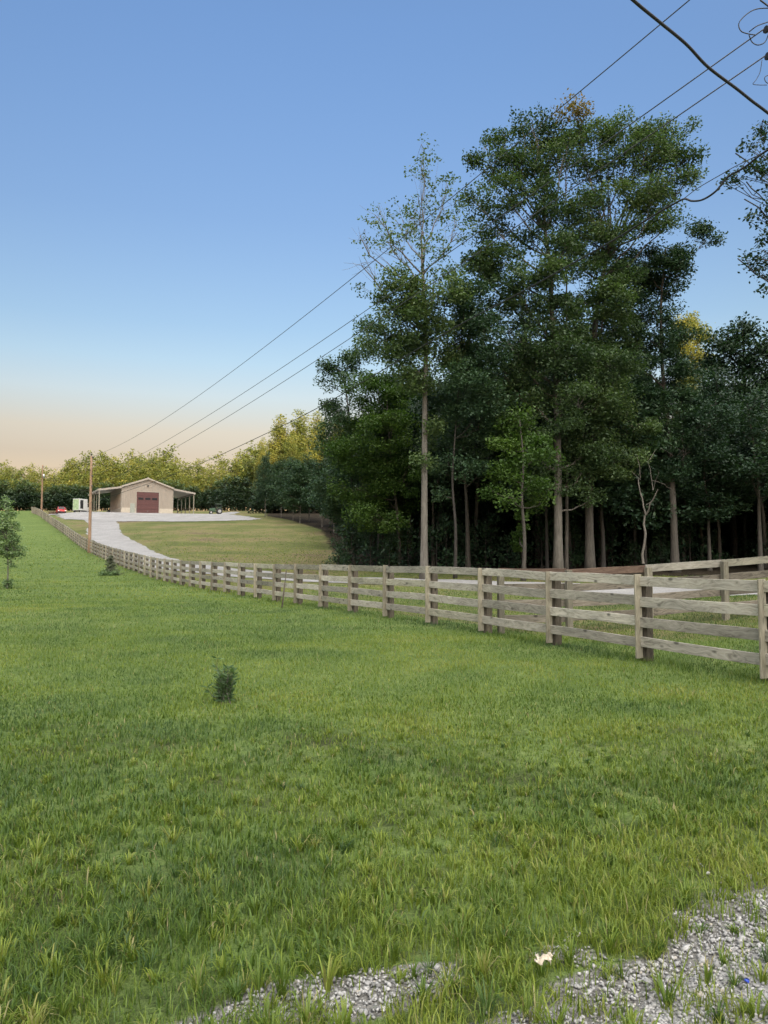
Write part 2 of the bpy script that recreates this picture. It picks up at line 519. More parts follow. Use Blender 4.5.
def stone_mat():
    m, n, l, b = new_mat('stones')
    a = nd(n, 'ShaderNodeAttribute', attribute_name='tint')
    r = ramp_node(n, [(0, (.13, .13, .127)), (.5, (.27, .268, .266)), (.85, (.39, .388, .385)), (1, (.33, .30, .26))])
    l.new(a.outputs['Fac'], r.inputs[0])
    t = nd(n, 'ShaderNodeTexCoord'); ns = noise(n, l, t.outputs['Object'], 90, 4, .7)
    fr = ramp_node(n, [(.3, (.75, .75, .75)), (.7, (1.15, 1.15, 1.15))]); l.new(ns.outputs[0], fr.inputs[0])
    l.new(mixc(n, l, 1.0, r.outputs[0], fr.outputs[0], 'MULTIPLY'), b.inputs['Base Color'])
    b.inputs['Roughness'].default_value = .85
    bump(n, l, ns.outputs[0], b, .5, .003)
    return m


def blade_mat():
    m, n, l, b = new_mat('grass_blades')
    a = nd(n, 'ShaderNodeAttribute', attribute_name='tint')
    r = ramp_node(n, [(0, (.050, .095, .034)), (.3, (.078, .136, .024)), (.6, (.132, .188, .026)), (.85, (.200, .244, .038)), (.95, (.21, .215, .065)), (1, (.26, .22, .13))])
    l.new(a.outputs['Fac'], r.inputs[0]); l.new(r.outputs[0], b.inputs['Base Color'])
    b.inputs['Roughness'].default_value = .5; b.inputs['Specular IOR Level'].default_value = .3
    tr = nd(n, 'ShaderNodeBsdfTranslucent')
    l.new(mixc(n, l, 1.0, r.outputs[0], (1.15, 1.2, .6), 'MULTIPLY'), tr.inputs[0])
    x = nd(n, 'ShaderNodeMixShader'); x.inputs[0].default_value = .35
    l.new(b.outputs[0], x.inputs[1]); l.new(tr.outputs[0], x.inputs[2]); l.new(x.outputs[0], n['Material Output'].inputs[0])
    return m


M['stones'] = stone_mat()
M['blades'] = blade_mat()

# ------------------------------------------------------------------ layout curves
FA, FB = 10.75, .51


def fence_x(y):
    y = np.asarray(y, float)
    return np.where(y < 95, FA - FB * y, FA - FB * 95 - .537 * (y - 95))


DRIVE = [(-56, 149), (-51.5, 139), (-47.5, 130), (-40.8, 112), (-37.0, 104), (-31.9, 94), (-22.2, 73), (-13.8, 60), (-5, 51), (5, 45), (12, 38.8), (16.5, 32.5), (22, 22), (27, 9), (31, -6)]


def catmull(P, n=14):
    P = [np.array(p, float) for p in P]
    P = [2 * P[0] - P[1]] + P + [2 * P[-1] - P[-2]]
    out = []
    for i in range(1, len(P) - 2):
        for t in np.linspace(0, 1, n, endpoint=False):
            a, b, c, d = P[i - 1], P[i], P[i + 1], P[i + 2]
            out.append(.5 * (2 * b + (c - a) * t + (2 * a - 5 * b + 4 * c - d) * t * t + (3 * b - a - 3 * c + d) * t ** 3))
    out.append(P[-2])
    return np.array(out)


DR = catmull(DRIVE)
PAD = np.array([(-74, 172), (-68, 154), (-60, 143), (-54, 138.5), (-48, 136.5), (-40, 136), (-31, 136.8), (-25, 139.5), (-23, 143), (-27, 151), (-32, 158), (-34, 180), (-60, 186)], float)


def drive_dist(x, y):
    x = np.asarray(x, float).ravel(); y = np.asarray(y, float).ravel()
    d = np.full(x.shape, 1e9)
    for p in DR[::2]:
        d = np.minimum(d, (x - p[0]) ** 2 + (y - p[1]) ** 2)
    return np.sqrt(d)


def poly_sd(x, y, poly):
    """signed distance, negative inside"""
    x = np.asarray(x, float).ravel(); y = np.asarray(y, float).ravel()
    d = np.full(x.shape, 1e9); ins = np.zeros(x.shape, bool)
    n = len(poly)
    for i in range(n):
        a = poly[i]; b = poly[(i + 1) % n]
        e = b - a; t = np.clip(((x - a[0]) * e[0] + (y - a[1]) * e[1]) / (e @ e), 0, 1)
        d = np.minimum(d, np.hypot(x - a[0] - t * e[0], y - a[1] - t * e[1]))
        c = ((a[1] > y) != (b[1] > y)) & (x < (b[0] - a[0]) * (y - a[1]) / (b[1] - a[1] + 1e-12) + a[0])
        ins ^= c
    return np.where(ins, -d, d)


_EY = np.array([30, 50, 56, 62, 90, 118, 140, 155, 175, 300]); _EX = np.array([60, 26, 5, -2.0, -6.0, -9.5, -17, -24, -26, -26])


def forest_edge(y):
    return np.interp(y, _EY, _EX)


def shoulder(x, y):
    """>0 on roadside gravel"""
    g = (x - .43) * .76 - (y - 2.86)
    nz = fbm(x, y, 3.2, 20, 3) - .5
    a = (g + .09) * 1.6 + nz * 2.2
    px_ = (x + .30) * .91 + (y - 3.08) * .41; py_ = -(x + .30) * .41 + (y - 3.08) * .91
    b = .5 - ((px_ / .54) ** 2 + (py_ / .16) ** 2) * .5 + nz * 1.9
    c = (g + .10) * 6
    return np.maximum(np.maximum(a, b), np.minimum(c - 4.2, 1))


# ------------------------------------------------------------------ ground sheet
def axis(n, s, lim):
    t = np.linspace(-1, 1, n); k = np.arcsinh(lim / s)
    return s * np.sinh(t * k)


gx = axis(300, 7.0, 2500.0)
gyp = 6 * np.sinh(np.linspace(0, np.arcsinh(2500 / 6), 330)) + 2.0
gyn = -(5 * np.sinh(np.linspace(0, np.arcsinh(900 / 5), 60))[1:]) + 2.0
gy = np.concatenate([gyn[::-1], gyp])
GX, GY = np.meshgrid(gx, gy)
GZ = ground(GX.ravel(), GY.ravel())
V = np.stack([GX.ravel(), GY.ravel(), GZ], 1)
nx, ny = len(gx), len(gy)
I = (np.arange(ny - 1)[:, None] * nx + np.arange(nx - 1)[None, :]).ravel()
me = np_mesh('ground', V, [np.stack([I, I + 1, I + nx + 1, I + nx], 1)], smooth=True)
dd = drive_dist(V[:, 0], V[:, 1])
side = np.zeros(len(V))
fx = V[:, 0] - fence_x(V[:, 1])
# hill side of the drive
drx = np.interp(V[:, 1], DR[::-1, 1], DR[::-1, 0])
hill = sstep(-1, 2, V[:, 0] - drx) * sstep(44, 50, V[:, 1]) * (1 - sstep(30, 45, V[:, 0]))
hill = np.maximum(hill, sstep(138, 150, V[:, 1]) * sstep(3, 6, fx))
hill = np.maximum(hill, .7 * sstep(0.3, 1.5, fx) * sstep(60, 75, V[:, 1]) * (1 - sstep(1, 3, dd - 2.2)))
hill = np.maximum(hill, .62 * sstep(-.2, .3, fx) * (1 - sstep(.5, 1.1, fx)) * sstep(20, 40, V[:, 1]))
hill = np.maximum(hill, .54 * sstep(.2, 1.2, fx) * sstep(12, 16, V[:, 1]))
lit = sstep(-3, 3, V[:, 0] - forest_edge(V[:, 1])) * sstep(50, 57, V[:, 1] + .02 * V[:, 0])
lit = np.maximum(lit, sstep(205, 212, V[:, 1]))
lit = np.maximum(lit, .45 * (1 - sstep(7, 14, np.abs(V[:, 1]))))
soil = sstep(-.6, .25, shoulder(V[:, 0], V[:, 1])) * (V[:, 1] < 8)
soil = np.maximum(soil, sstep(-.25, .1, (V[:, 0] - .43) * .76 - (V[:, 1] - 2.86)))* (V[:, 1] < 8)
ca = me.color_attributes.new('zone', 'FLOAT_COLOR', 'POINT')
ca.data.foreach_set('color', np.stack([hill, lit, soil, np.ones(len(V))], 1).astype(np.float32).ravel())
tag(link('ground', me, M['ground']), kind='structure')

# gravel driveway ribbon and barn yard
def ribbon(C, hw, nx_, zoff, seed):
    T = np.gradient(C, axis=0); T /= np.linalg.norm(T, axis=1)[:, None]
    N = np.stack([T[:, 1], -T[:, 0]], 1)
    s = np.cumsum(np.r_[0, np.linalg.norm(np.diff(C, axis=0), axis=1)])
    us = np.linspace(-1, 1, nx_)
    vs = []
    for u in us:
        w = (hw + 2.0 * (1 - sstep(42, 52, C[:, 1]))) * u * (1 + .16 * (fbm(s, np.full_like(s, u * 3), .7, seed, 3) - .5) * 2 * (abs(u) > .9))
        P = C + N * w[:, None]
        vs.append(np.stack([P[:, 0], P[:, 1], ground(P[:, 0], P[:, 1]) + zoff], 1))
    V_ = np.stack(vs, 1).reshape(-1, 3); n_ = len(C)
    I_ = (np.arange(n_ - 1)[:, None] * nx_ + np.arange(nx_ - 1)[None, :]).ravel()
    return np_mesh('driveway', V_, [np.stack([I_, I_ + 1, I_ + nx_ + 1, I_ + nx_], 1)], smooth=True)


DRf = catmull(DRIVE, 60)
tag(link('driveway', ribbon(DRf, 2.35, 9, .035, 40), M['gravel_drive']), kind='structure')
c_ = .45
xs = np.arange(-78, -18, c_); ys = np.arange(132, 190, c_)
XX, YY = np.meshgrid(xs, ys)
sd_ = poly_sd(XX.ravel(), YY.ravel(), PAD) + (fbm(XX.ravel(), YY.ravel(), .5, 50, 3) - .5) * 2.2
V = np.stack([XX.ravel(), YY.ravel(), ground(XX.ravel(), YY.ravel()) + .06], 1)
nx = len(xs); I = (np.arange(len(ys) - 1)[:, None] * nx + np.arange(nx - 1)[None, :]).ravel()
Q = np.stack([I, I + 1, I + nx + 1, I + nx], 1)
tag(link('barn_yard', np_mesh('barn_yard', V, [Q[sd_[I] < 0]], smooth=True), M['gravel_drive']), kind='structure')

# roadside gravel strip in front of the camera: compacted road, drawn as its own sheet
xs = np.arange(-3, 7, .05); ys = np.arange(-8, 7, .05)
XX, YY = np.meshgrid(xs, ys)
g_ = (XX - .43) * .76 - (YY - 2.86) - .20 + (fbm(XX.ravel(), YY.ravel(), 2.0, 60, 4).reshape(XX.shape) - .5) * .5
V = np.stack([XX.ravel(), YY.ravel(), ground(XX.ravel(), YY.ravel()) + .003], 1)
nx = len(xs); I = (np.arange(len(ys) - 1)[:, None] * nx + np.arange(nx - 1)[None, :]).ravel()
Q = np.stack([I, I + 1, I + nx + 1, I + nx], 1)
tag(link('road', np_mesh('road', V, [Q[g_.ravel()[I] > 0]], smooth=True), M['gravel_road']), kind='structure')

# wooded hill behind the photographer, it keeps the low sun off everything but the far tree tops
hx = np.linspace(-700, 900, 240)
hd = np.array([0, 14, 40, 90, 160, 190]); hh = np.array([0, .55, .88, 1.0, .6, 0])
HX = []; cx0, cy0 = sd.x, sd.y
nrm = Vector((sd.x, sd.y, 0)).normalized(); tang = Vector((-nrm.y, nrm.x, 0))
for j in range(len(hd)):
    for i, a in enumerate(hx):
        base = nrm * (235 + hd[j]) + tang * a
        top = 61.5 * hh[j] + (vnoise(a, j * 20, .09, 5) - .5) * 3.0 * (hh[j] > 0) + (vnoise(a, j * 20, .02, 6) - .5) * 2 * (hh[j] > 0)
        HX.append((base.x, base.y, max(top, -3) if hh[j] > 0 else -3))
nx = len(hx)
I = (np.arange(len(hd) - 1)[:, None] * nx + np.arange(nx - 1)[None, :]).ravel()
tag(link('wooded_hill', np_mesh('wooded_hill', np.array(HX), [np.stack([I, I + 1, I + nx + 1, I + nx], 1)]), plain('hill_woods', (.03, .055, .02), .95, 0, .5, .15)), kind='structure')

# ------------------------------------------------------------------ fences
def lean(o, ax, ay):
    o.rotation_euler[0] += ax; o.rotation_euler[1] += ay


RAIL_T = [1.405, 1.065, .73, .395]
RAIL_H = .165


def board(L, h, t, jit=.006, rnd=random):
    """board along +x, from 0 to L, z centred, thickness along y"""
    b = MB()
    n = 5
    sag = rnd.uniform(-.012, .008); tw = rnd.uniform(-.01, .01)
    vs = []
    for i in range(n):
        f = i / (n - 1); x = L * f
        dz = sag * 4 * f * (1 - f) + rnd.uniform(-.003, .003)
        w = h * (1 + rnd.uniform(-.02, .02))
        dy = tw * (f - .5)
        vs += [(x, dy, dz - w / 2), (x, t + dy, dz - w / 2), (x, t + dy, dz + w / 2), (x, dy, dz + w / 2)]
    fs = [(0, 1, 2, 3), ((n - 1) * 4 + 3, (n - 1) * 4 + 2, (n - 1) * 4 + 1, (n - 1) * 4)]
    for i in range(n - 1):
        for j in range(4):
            a = i * 4 + j; c = i * 4 + (j + 1) % 4
            fs.append((a, a + 4, c + 4, c))
    b.add(vs, fs)
    return b.mesh('board', .006)


def upright(name, h, w, d, mat, parent, loc, rz, slant=0.0):
    """vertical timber modelled along local x then stood up, so the grain runs along it"""
    b = MB(); b.add([(0, -w / 2, -d / 2), (0, w / 2, -d / 2), (0, w / 2, d / 2), (0, -w / 2, d / 2), (h, -w / 2, -d / 2), (h, w / 2, -d / 2), (h - slant, w / 2, d / 2), (h - slant, -w / 2, d / 2)],
                    [(0, 1, 2, 3), (7, 6, 5, 4), (0, 4, 5, 1), (1, 5, 6, 2), (2, 6, 7, 3), (3, 7, 4, 0)])
    o = link(name, b.mesh(name, .008), mat, parent)
    o.matrix_local = Matrix.Translation(loc) @ Matrix.Rotation(rz, 4, 'Z') @ Matrix.Rotation(-math.pi / 2, 4, 'Y')
    return o


def fence(pts, side, name, label, group=None, brown_bays=(), n_detail=100, cross_=False):
    """pts: post spots in plan; side: +1 puts boards on the left of the running direction"""
    z0 = gz(*pts[0])
    root = empty(name, (pts[0][0], pts[0][1], z0))
    tag(root, label, 'fence', group)
    rnd = random.Random(len(pts) * 7 + 3)
    ox, oy = pts[0]
    P = [Vector((p[0] - ox, p[1] - oy, gz(*p) - z0)) for p in pts]
    n = len(P)
    stuff = MB()
    bays = 0
    for i in range(n):
        d = (P[min(i + 1, n - 1)] - P[max(i - 1, 0)]); d.z = 0; d.normalize()
        nrm_ = Vector((-d.y, d.x, 0)) * side
        rz = math.atan2(d.y, d.x)
        h = 1.36 + rnd.uniform(-.01, .02)
        q = P[i] - nrm_ * .11
        # local: x up, y along fence, z across
        o = upright('post', h + .4, (.15 if not cross_ else .13), (.15 if not cross_ else .13), M['post'] if not cross_ else M['batten'], root, q + Vector((0, 0, -.4)), rz + math.pi / 2 * 0, 0)
        o.matrix_local = Matrix.Translation(q + Vector((0, 0, -.4))) @ Matrix.Rotation(rz + rnd.uniform(-.03, .03), 4, 'Z') @ Matrix.Rotation(-math.pi / 2, 4, 'Y') @ Matrix.Rotation(math.pi / 2, 4, 'X')
        if cross_: continue
        bt = P[i] + nrm_ * .062
        o = upright('batten', 1.37 + rnd.uniform(-.02, .02), .145, .03, M['batten'], root, bt, rz, 0)
        o.matrix_local = Matrix.Translation(bt + Vector((0, 0, .05))) @ Matrix.Rotation(rz, 4, 'Z') @ Matrix.Rotation(-math.pi / 2, 4, 'Y') @ Matrix.Rotation(math.pi / 2 * 0, 4, 'X') @ Matrix.Rotation(rnd.uniform(-.012, .012), 4, 'Z')
    made = 0
    for i in range(n - 1):
        for k in range(4):
            a, c = P[i], P[i + 1]
            d = c - a; L = d.length
            dh = Vector((d.x, d.y, 0)).normalized(); nrm_ = Vector((-dh.y, dh.x, 0)) * side
            za = RAIL_T[k] - RAIL_H / 2 + rnd.uniform(-.012, .012)
            zb = RAIL_T[k] - RAIL_H / 2 + rnd.uniform(-.012, .012)
            A = a + Vector((0, 0, za)); B = c + Vector((0, 0, zb))
            x = (B - A).normalized(); y = nrm_; z = x.cross(y)
            if z.z < 0: z = -z
            y2 = z.cross(x)
            base = A + nrm_ * .002 + x * .002
            yoff = nrm_ * .0
            Mx = Matrix((x, y2, z)).transposed().to_4x4()
            if y2.dot(nrm_) < 0:
                base = base + nrm_ * .040
            Mx.translation = base
            LL = (B - A).length - .004
            if made < n_detail:
                me_ = board(LL, RAIL_H * rnd.uniform(.96, 1.05), .040, rnd=rnd)
                if k == 0 and i in brown_bays:
                    o = link('rail', me_, M['rail_brown'], root); o['label'] = 'reddish brown top rail'
                elif cross_ and k > 0:
                    o = link('rail', me_, M['rail_dark'], root)
                else:
                    o = link('rail', me_, M['rail_green'] if rnd.random() < .3 else M['rail'], root)
                o.matrix_local = Mx
                made += 1
            else:
                h_ = RAIL_H / 2
                vs = [Mx @ Vector(v) for v in [(0, 0, -h_), (LL, 0, -h_), (LL, .04, -h_), (0, .04, -h_), (0, 0, h_), (LL, 0, h_), (LL, .04, h_), (0, .04, h_)]]
                stuff.add(vs, [(0, 3, 2, 1), (4, 5, 6, 7), (0, 1, 5, 4), (1, 2, 6, 5), (2, 3, 7, 6), (3, 0, 4, 7)])
    if stuff.v:
        o = link('rail', stuff.mesh('rail'), M['rail'], root); o['kind'] = 'stuff'
    return root


main_pts = []
for k in range(-3, 100):
    y = 10.72 + 2.04 * k
    if y > 170: break
    main_pts.append((float(fence_x(y)), y))
# nearest bays first so that the largest boards stay individual
fence(main_pts, +1, 'plank_fence', 'long weathered four board wooden fence running up the lawn past the barn yard')
CI = 3 + 3                      # post where the cross fence joins
c0 = main_pts[CI]
cross = [(c0[0] + 1.92 * k, c0[1] + .42 * k) for k in range(0, 12)]
cross[0] = (c0[0] + .36, c0[1] + .10)
fence(cross, +1, 'plank_fence', 'short wooden cross fence behind the long fence with one reddish brown top rail', brown_bays=(0, 1), cross_=True)

sx, sy = float(fence_x(25.2)), 25.2
p0 = at(281.6, 606, 25.4); p1 = at(286.3, 569, 26.0)
b = MB(); b.tube([(0, 0, -.1), tuple((p1 - p0) * .5 + Vector((.01, 0, 0))), tuple(p1 - p0)], [.028, .026, .022], 6)
o = link('stake', b.mesh('stake'), M['post'], None, (p0.x, p0.y, gz(p0.x, p0.y)))
tag(o, 'thin dark stake leaning against the long wooden fence', 'stake')


# ------------------------------------------------------------------ barn
def barn():
    root = empty('metal_barn', (BX, BY, BZ), BARN_YAW)
    tag(root, 'tan metal barn with dark red garage door and open lean-tos on both sides', 'barn')
    W = 5.2; H = 5.55; PK = 7.4; D = 15.0
    prof = [(-W, 1.2), (W, 1.2), (W, H), (0, PK), (-W, H)]
    # ribbed metal walls: front and back gables plus sides with corrugation
    b = MB()
    def ribbed(x0, y0, x1, y1, zb, ztop):
        L = math.hypot(x1 - x0, y1 - y0); n = max(2, int(L / .3)); ux, uy = (x1 - x0) / L, (y1 - y0) / L
        nx_, ny_ = uy, -ux
        prev = None
        for i in range(n + 1):
            for s_, o_ in ((0, 0), (.35, 0), (.42, .035), (.58, .035), (.65, 0)):
                t = (i + s_) * L / n
                if t > L + 1e-6: break
                x = x0 + ux * t + nx_ * o_; y = y0 + uy * t + ny_ * o_
                cur = [(x, y, zb), (x, y, ztop(x0 + ux * t, y0 + uy * t))]
                if prev and abs(prev[0][0] - x) + abs(prev[0][1] - y) > 1e-6:
                    b.add([prev[0], cur[0], cur[1], prev[1]], [(0, 1, 2, 3)])
                prev = cur
    gab = lambda x, y: PK - (PK - H) * abs(x) / W
    ribbed(-W, 0, -2.3, 0, 1.2, gab); ribbed(-2.3, 0, 2.3, 0, 4.65, gab); ribbed(2.3, 0, W, 0, 1.2, gab)
    ribbed(W, 0, W, D, 1.2, lambda x, y: H); ribbed(W, D, -W, D, 0, gab); ribbed(-W, D, -W, 0, 1.2, lambda x, y: H)
    link('wall', b.mesh('wall'), M['metal_wall'], root)
    b = MB()
    b.box(-W - .04, -.05, -.4, -3.55, .1, 1.2); b.box(-2.25, -.05, -.4, -2.2, .1, 1.2)
    b.box(-2.55, -.05, -.4, -2.3, .1, 1.2); b.box(2.3, -.05, -.4, W + .04, .1, 1.2)
    b.box(-W - .06, .1, -.4, -W + .1, D, 1.2); b.box(W - .1, .1, -.4, W + .06, D, 1.2)
    link('wainscot', b.mesh('wainscot'), M['wainscot'], root)
    # main roof, two ribbed slopes with overhang
    b = MB()
    for sgn in (-1, 1):
        ex = sgn * (W + .15); ez = H - (PK - H) / W * .15
        b.prism([(0, PK + .16), (ex, ez + .16), (ex, ez + .04), (0, PK + .04)], -.35, D + .3)
        for k in range(int(D / .6)):
            y = -.1 + k * .6
            b.prism([(0, PK + .20), (ex, ez + .20), (ex, ez + .165), (0, PK + .165)], y, y + .06)
    b.cyl((0, D / 2, PK + .16), (0, 1, 0), .1, D + .7, 8)
    rf = link('roof', b.mesh('roof'), M['roof'], root)
    b = MB()
    for sgn in (-1, 1):
        ex = sgn * (W + .15); ez = H - (PK - H) / W * .15
        b.prism([(0, PK + .04), (ex, ez + .04), (ex, ez - .16), (0, PK - .18)], -.40, -.352)
    b.box(-W - .05, -.06, 1.202, -W + .1, .06, H - .2); b.box(W - .1, -.06, 1.202, W + .05, .06, H - .2)
    b.box(-2.42, -.10, 0, -2.26, .02, 4.72); b.box(2.26, -.10, 0, 2.42, .02, 4.72); b.box(-2.258, -.10, 4.56, 2.258, .02, 4.72)
    link('trim', b.mesh('trim'), M['trim'], root)
    # lean-tos
    LW = 4.4
    for sgn in (-1, 1):
        x0 = sgn * (W + .12); x1 = sgn * (W + LW + .3); z0 = H - .12; z1 = 4.72
        b = MB()
        b.prism([(x0, z0 + .08), (x1, z1 + .08), (x1, z1), (x0, z0)], -.3, D + .2)
        for k in range(int(D / .6)):
            b.prism([(x0, z0 + .12), (x1, z1 + .12), (x1, z1 + .082), (x0, z0 + .082)], -.1 + k * .6, -.04 + k * .6)
        b.prism([(x0, z0 - .002), (x1, z1 - .002), (x1, z1 - .25), (x0, z0 - .25)], -.28, -.2)
        b.box(min(x1, x1 - sgn * .12), -.2, z1 - .26, max(x1, x1 - sgn * .12), D + .1, z1 - .004)
        link('lean_to_roof', b.mesh('lean_to_roof'), M['roof'], root)
        for k in range(5):
            y = -.05 + k * (D - .2) / 4
            b = MB(); b.box(sgn * (W + LW) - .09, y - .09, -.5, sgn * (W + LW) + .09, y + .09, 4.55)
            link('post', b.mesh('post', .01), M['batten'], root)
    # right lean-to has a low rail between its posts
    b = MB(); b.box(W + LW - .04, .1, 1.55, W + LW + .04, D - .3, 1.68)
    link('side_rail', b.mesh('side_rail'), M['batten'], root)
    # garage door with four panel rows
    b = MB()
    for k in range(5):
        z = .02 + k * .905
        b.box(-2.255, -.05, z, 2.255, .02, z + .885)
        for j in range(6):
            if k == 3 and 0 < j < 5: continue
            b.box(-2.15 + j * .72, -.068, z + .12, -1.56 + j * .72, -.052, z + .76)
    dr = link('garage_door', b.mesh('garage_door', .01), M['door_red'], root)
    for cx in (-1.40, 0, 1.40):
        b = MB(); b.box(cx - .52, -.078, 2.95, cx + .52, -.052, 3.38)
        link('window', b.mesh('window', .005), M['glass_dark'], dr)
    b = MB(); b.box(-.12, -.12, .55, .12, -.07, .60)
    link('handle', b.mesh('handle'), M['galv'], dr)
    b = MB(); b.box(-3.51, -.06, 0.02, -2.6, .0, 2.1)
    ed = link('entry_door', b.mesh('entry_door', .01), M['door_grey'], root)
    b = MB(); b.box(-3.53, -.07, 2.102, -2.57, .02, 2.2); b.box(-3.56, -.07, 0, -3.512, .02, 2.2); b.box(-2.598, -.07, 0, -2.55, .02, 2.2)
    link('frame', b.mesh('frame'), M['trim'], ed)
    b = MB(); b.cyl((-2.72, -.1, 1.0), (0, 1, 0), .035, .07, 10)
    link('handle', b.mesh('handle'), M['galv'], ed)
    b = MB(); b.box(-3.552, -.03, 1.2, -2.55, .0, 1.25)
    b = MB(); b.box(-.14, -.2, 5.75, .14, -.02, 6.0); b.prism([(-.16, 6.0), (.16, 6.0), (.1, 6.08), (-.1, 6.08)], -.24, -.02)
    link('wall_lamp', b.mesh('wall_lamp', .01), M['black_metal'], root)
    # wall sections beside the entry door, above the wainscot line are the ribbed wall; floor slab
    b = MB(); b.box(-W - LW, -.6, -.5, W + LW, D + .2, .02)
    link('slab', b.mesh('slab'), M['gravel_drive'], root)
    return root


barn()


# ------------------------------------------------------------------ vehicles in the yard
def wheel(parent, x, y, r, w, hub=True):
    b = MB()
    prof = [(r * .55, -w / 2), (r * .9, -w / 2), (r, -w * .3), (r, w * .3), (r * .9, w / 2), (r * .55, w / 2)]
    k = 24; n = len(prof)
    vs = [(x + 0 * p[1] + p[0] * math.cos(2 * math.pi * j / k), y + p[1], r + p[0] * math.sin(2 * math.pi * j / k)) for j in range(k) for p in prof]
    fs = [(j * n + i, j * n + (i + 1) % n, ((j + 1) % k) * n + (i + 1) % n, ((j + 1) % k) * n + i) for j in range(k) for i in range(n)]
    b.add(vs, fs, 0, True)
    o = link('wheel', b.mesh('wheel'), M['rubber'], parent)
    b = MB(); b.cyl((x, y, r), (0, 1, 0), r * .56, w * .8, 18); b.cyl((x, y, r), (0, 1, 0), r * .16, w * .95, 10)
    link('hub', b.mesh('hub'), M['galv'], o)
    return o


def red_car(px, py, Y, rz):
    p = at(px, py, Y); z = gz(p.x, p.y)
    t = empty('parked_car', (p.x, p.y, z), rz)
    tag(t, 'small red car parked on the gravel yard near the far utility pole', 'car')
    # long axis x, front at -x... built as a side profile with tumblehome
    side_low = [(-2.0, .35), (-2.1, .55), (-2.05, .82), (-1.2, .98), (1.75, 1.0), (2.0, .9), (2.08, .55), (1.95, .33)]
    b = MB(); b.prism(side_low, -.85, .85)
    link('body', b.mesh('body', .07), M['car_red'], t)
    cab0 = [(-1.25, 1.0), (-.55, 1.58), (1.15, 1.62), (1.75, 1.02)]
    b = MB()
    vs = [(x, -.80 if zz < 1.2 else -.64, zz) for x, zz in cab0] + [(x, .80 if zz < 1.2 else .64, zz) for x, zz in cab0]
    b.add(vs, [(0, 1, 2, 3), (7, 6, 5, 4), (0, 4, 5, 1), (1, 5, 6, 2), (2, 6, 7, 3), (3, 7, 4, 0)])
    link('roof', b.mesh('roof', .05), M['car_red'], t)
    def pane(name, pts, off):
        b = MB(); n = Vector(off)
        b.add([Vector(q) + n for q in pts] + [Vector(q) + n * .2 for q in pts], [(0, 1, 2, 3), (7, 6, 5, 4), (0, 4, 5, 1), (1, 5, 6, 2), (2, 6, 7, 3), (3, 7, 4, 0)])
        link(name, b.mesh(name), M['glass_dark'], t)
    pane('windshield', [(-1.17, -.68, 1.06), (-1.17, .68, 1.06), (-.62, .56, 1.53), (-.62, -.56, 1.53)], (-.025, 0, .03))
    pane('rear_window', [(1.68, .66, 1.10), (1.68, -.66, 1.10), (1.22, -.55, 1.55), (1.22, .55, 1.55)], (.03, 0, .02))
    for s_ in (-1, 1):
        pane('side_window', [(-.95, s_ * .785, 1.07), (1.45, s_ * .785, 1.07), (1.05, s_ * .655, 1.54), (-.48, s_ * .655, 1.52)], (0, s_ * .03, .01))
        b = MB(); b.box(-2.12, s_ * .66 - .16, .62, -2.03, s_ * .66 + .16, .78); link('headlight', b.mesh('headlight', .02), M['lamp'], t)
        b = MB(); b.box(2.0, s_ * .68 - .12, .68, 2.09, s_ * .68 + .12, .9); link('tail_light', b.mesh('tail_light', .02), M['door_red'], t)
        for x in (-1.3, 1.3): wheel(t, x, s_ * .76, .33, .2)
    b = MB(); b.box(-2.16, -.82, .34, -2.06, .82, .54); link('bumper', b.mesh('bumper', .02), M['black_metal'], t)


def box_van(px, py, Y, rz):
    p = at(px, py, Y); z = gz(p.x, p.y)
    t = empty('box_van', (p.x, p.y, z), rz)
    tag(t, 'boxy white van with a pale green end panel parked left of the tan barn', 'van')
    b = MB(); b.box(-1.2, -.95, .62, 1.9, .95, 2.95)
    link('cargo_box', b.mesh('cargo_box', .05), M['car_white'], t)
    b = MB(); b.box(-1.225, -.88, .72, -1.202, .88, 2.86)
    link('end_panel', b.mesh('end_panel', .01), M['car_green'], t)
    b = MB(); b.prism([(1.9, .5), (3.35, .5), (3.4, 1.15), (2.75, 1.3), (2.3, 2.15), (1.9, 2.2)], -.88, .88)
    link('cab', b.mesh('cab', .06), M['car_white'], t)
    b = MB(); b.prism([(2.83, 1.30), (2.40, 2.10), (2.43, 2.13), (2.88, 1.33)], -.76, .76); link('windshield', b.mesh('windshield'), M['glass_dark'], t)
    for s_ in (-1, 1):
        b = MB(); y = s_ * .885; b.prism([(1.98, 1.32), (2.66, 1.32), (2.28, 2.05), (1.98, 2.08)], y - .008, y + .008); link('side_window', b.mesh('side_window'), M['glass_dark'], t)
        b = MB(); y = s_ * .955; b.box(-.75, y - .012, .95, .35, y + .012, 2.7); link('side_opening', b.mesh('side_opening', .005), M['black_metal'], t)
        b = MB(); b.box(3.33, s_ * .62 - .14, .8, 3.42, s_ * .62 + .14, 1.0); link('headlight', b.mesh('headlight', .02), M['lamp'], t)
        for x in (-.5, 2.65): wheel(t, x, s_ * .82, .4, .24)
    b = MB(); b.box(-1.15, -.7, .42, 3.2, .7, .62); link('chassis', b.mesh('chassis'), M['black_metal'], t)
    t.scale = (.74, .9, 1.02)
    b = MB(); b.box(3.38, -.85, .42, 3.5, .85, .62); link('bumper', b.mesh('bumper', .02), M['black_metal'], t)


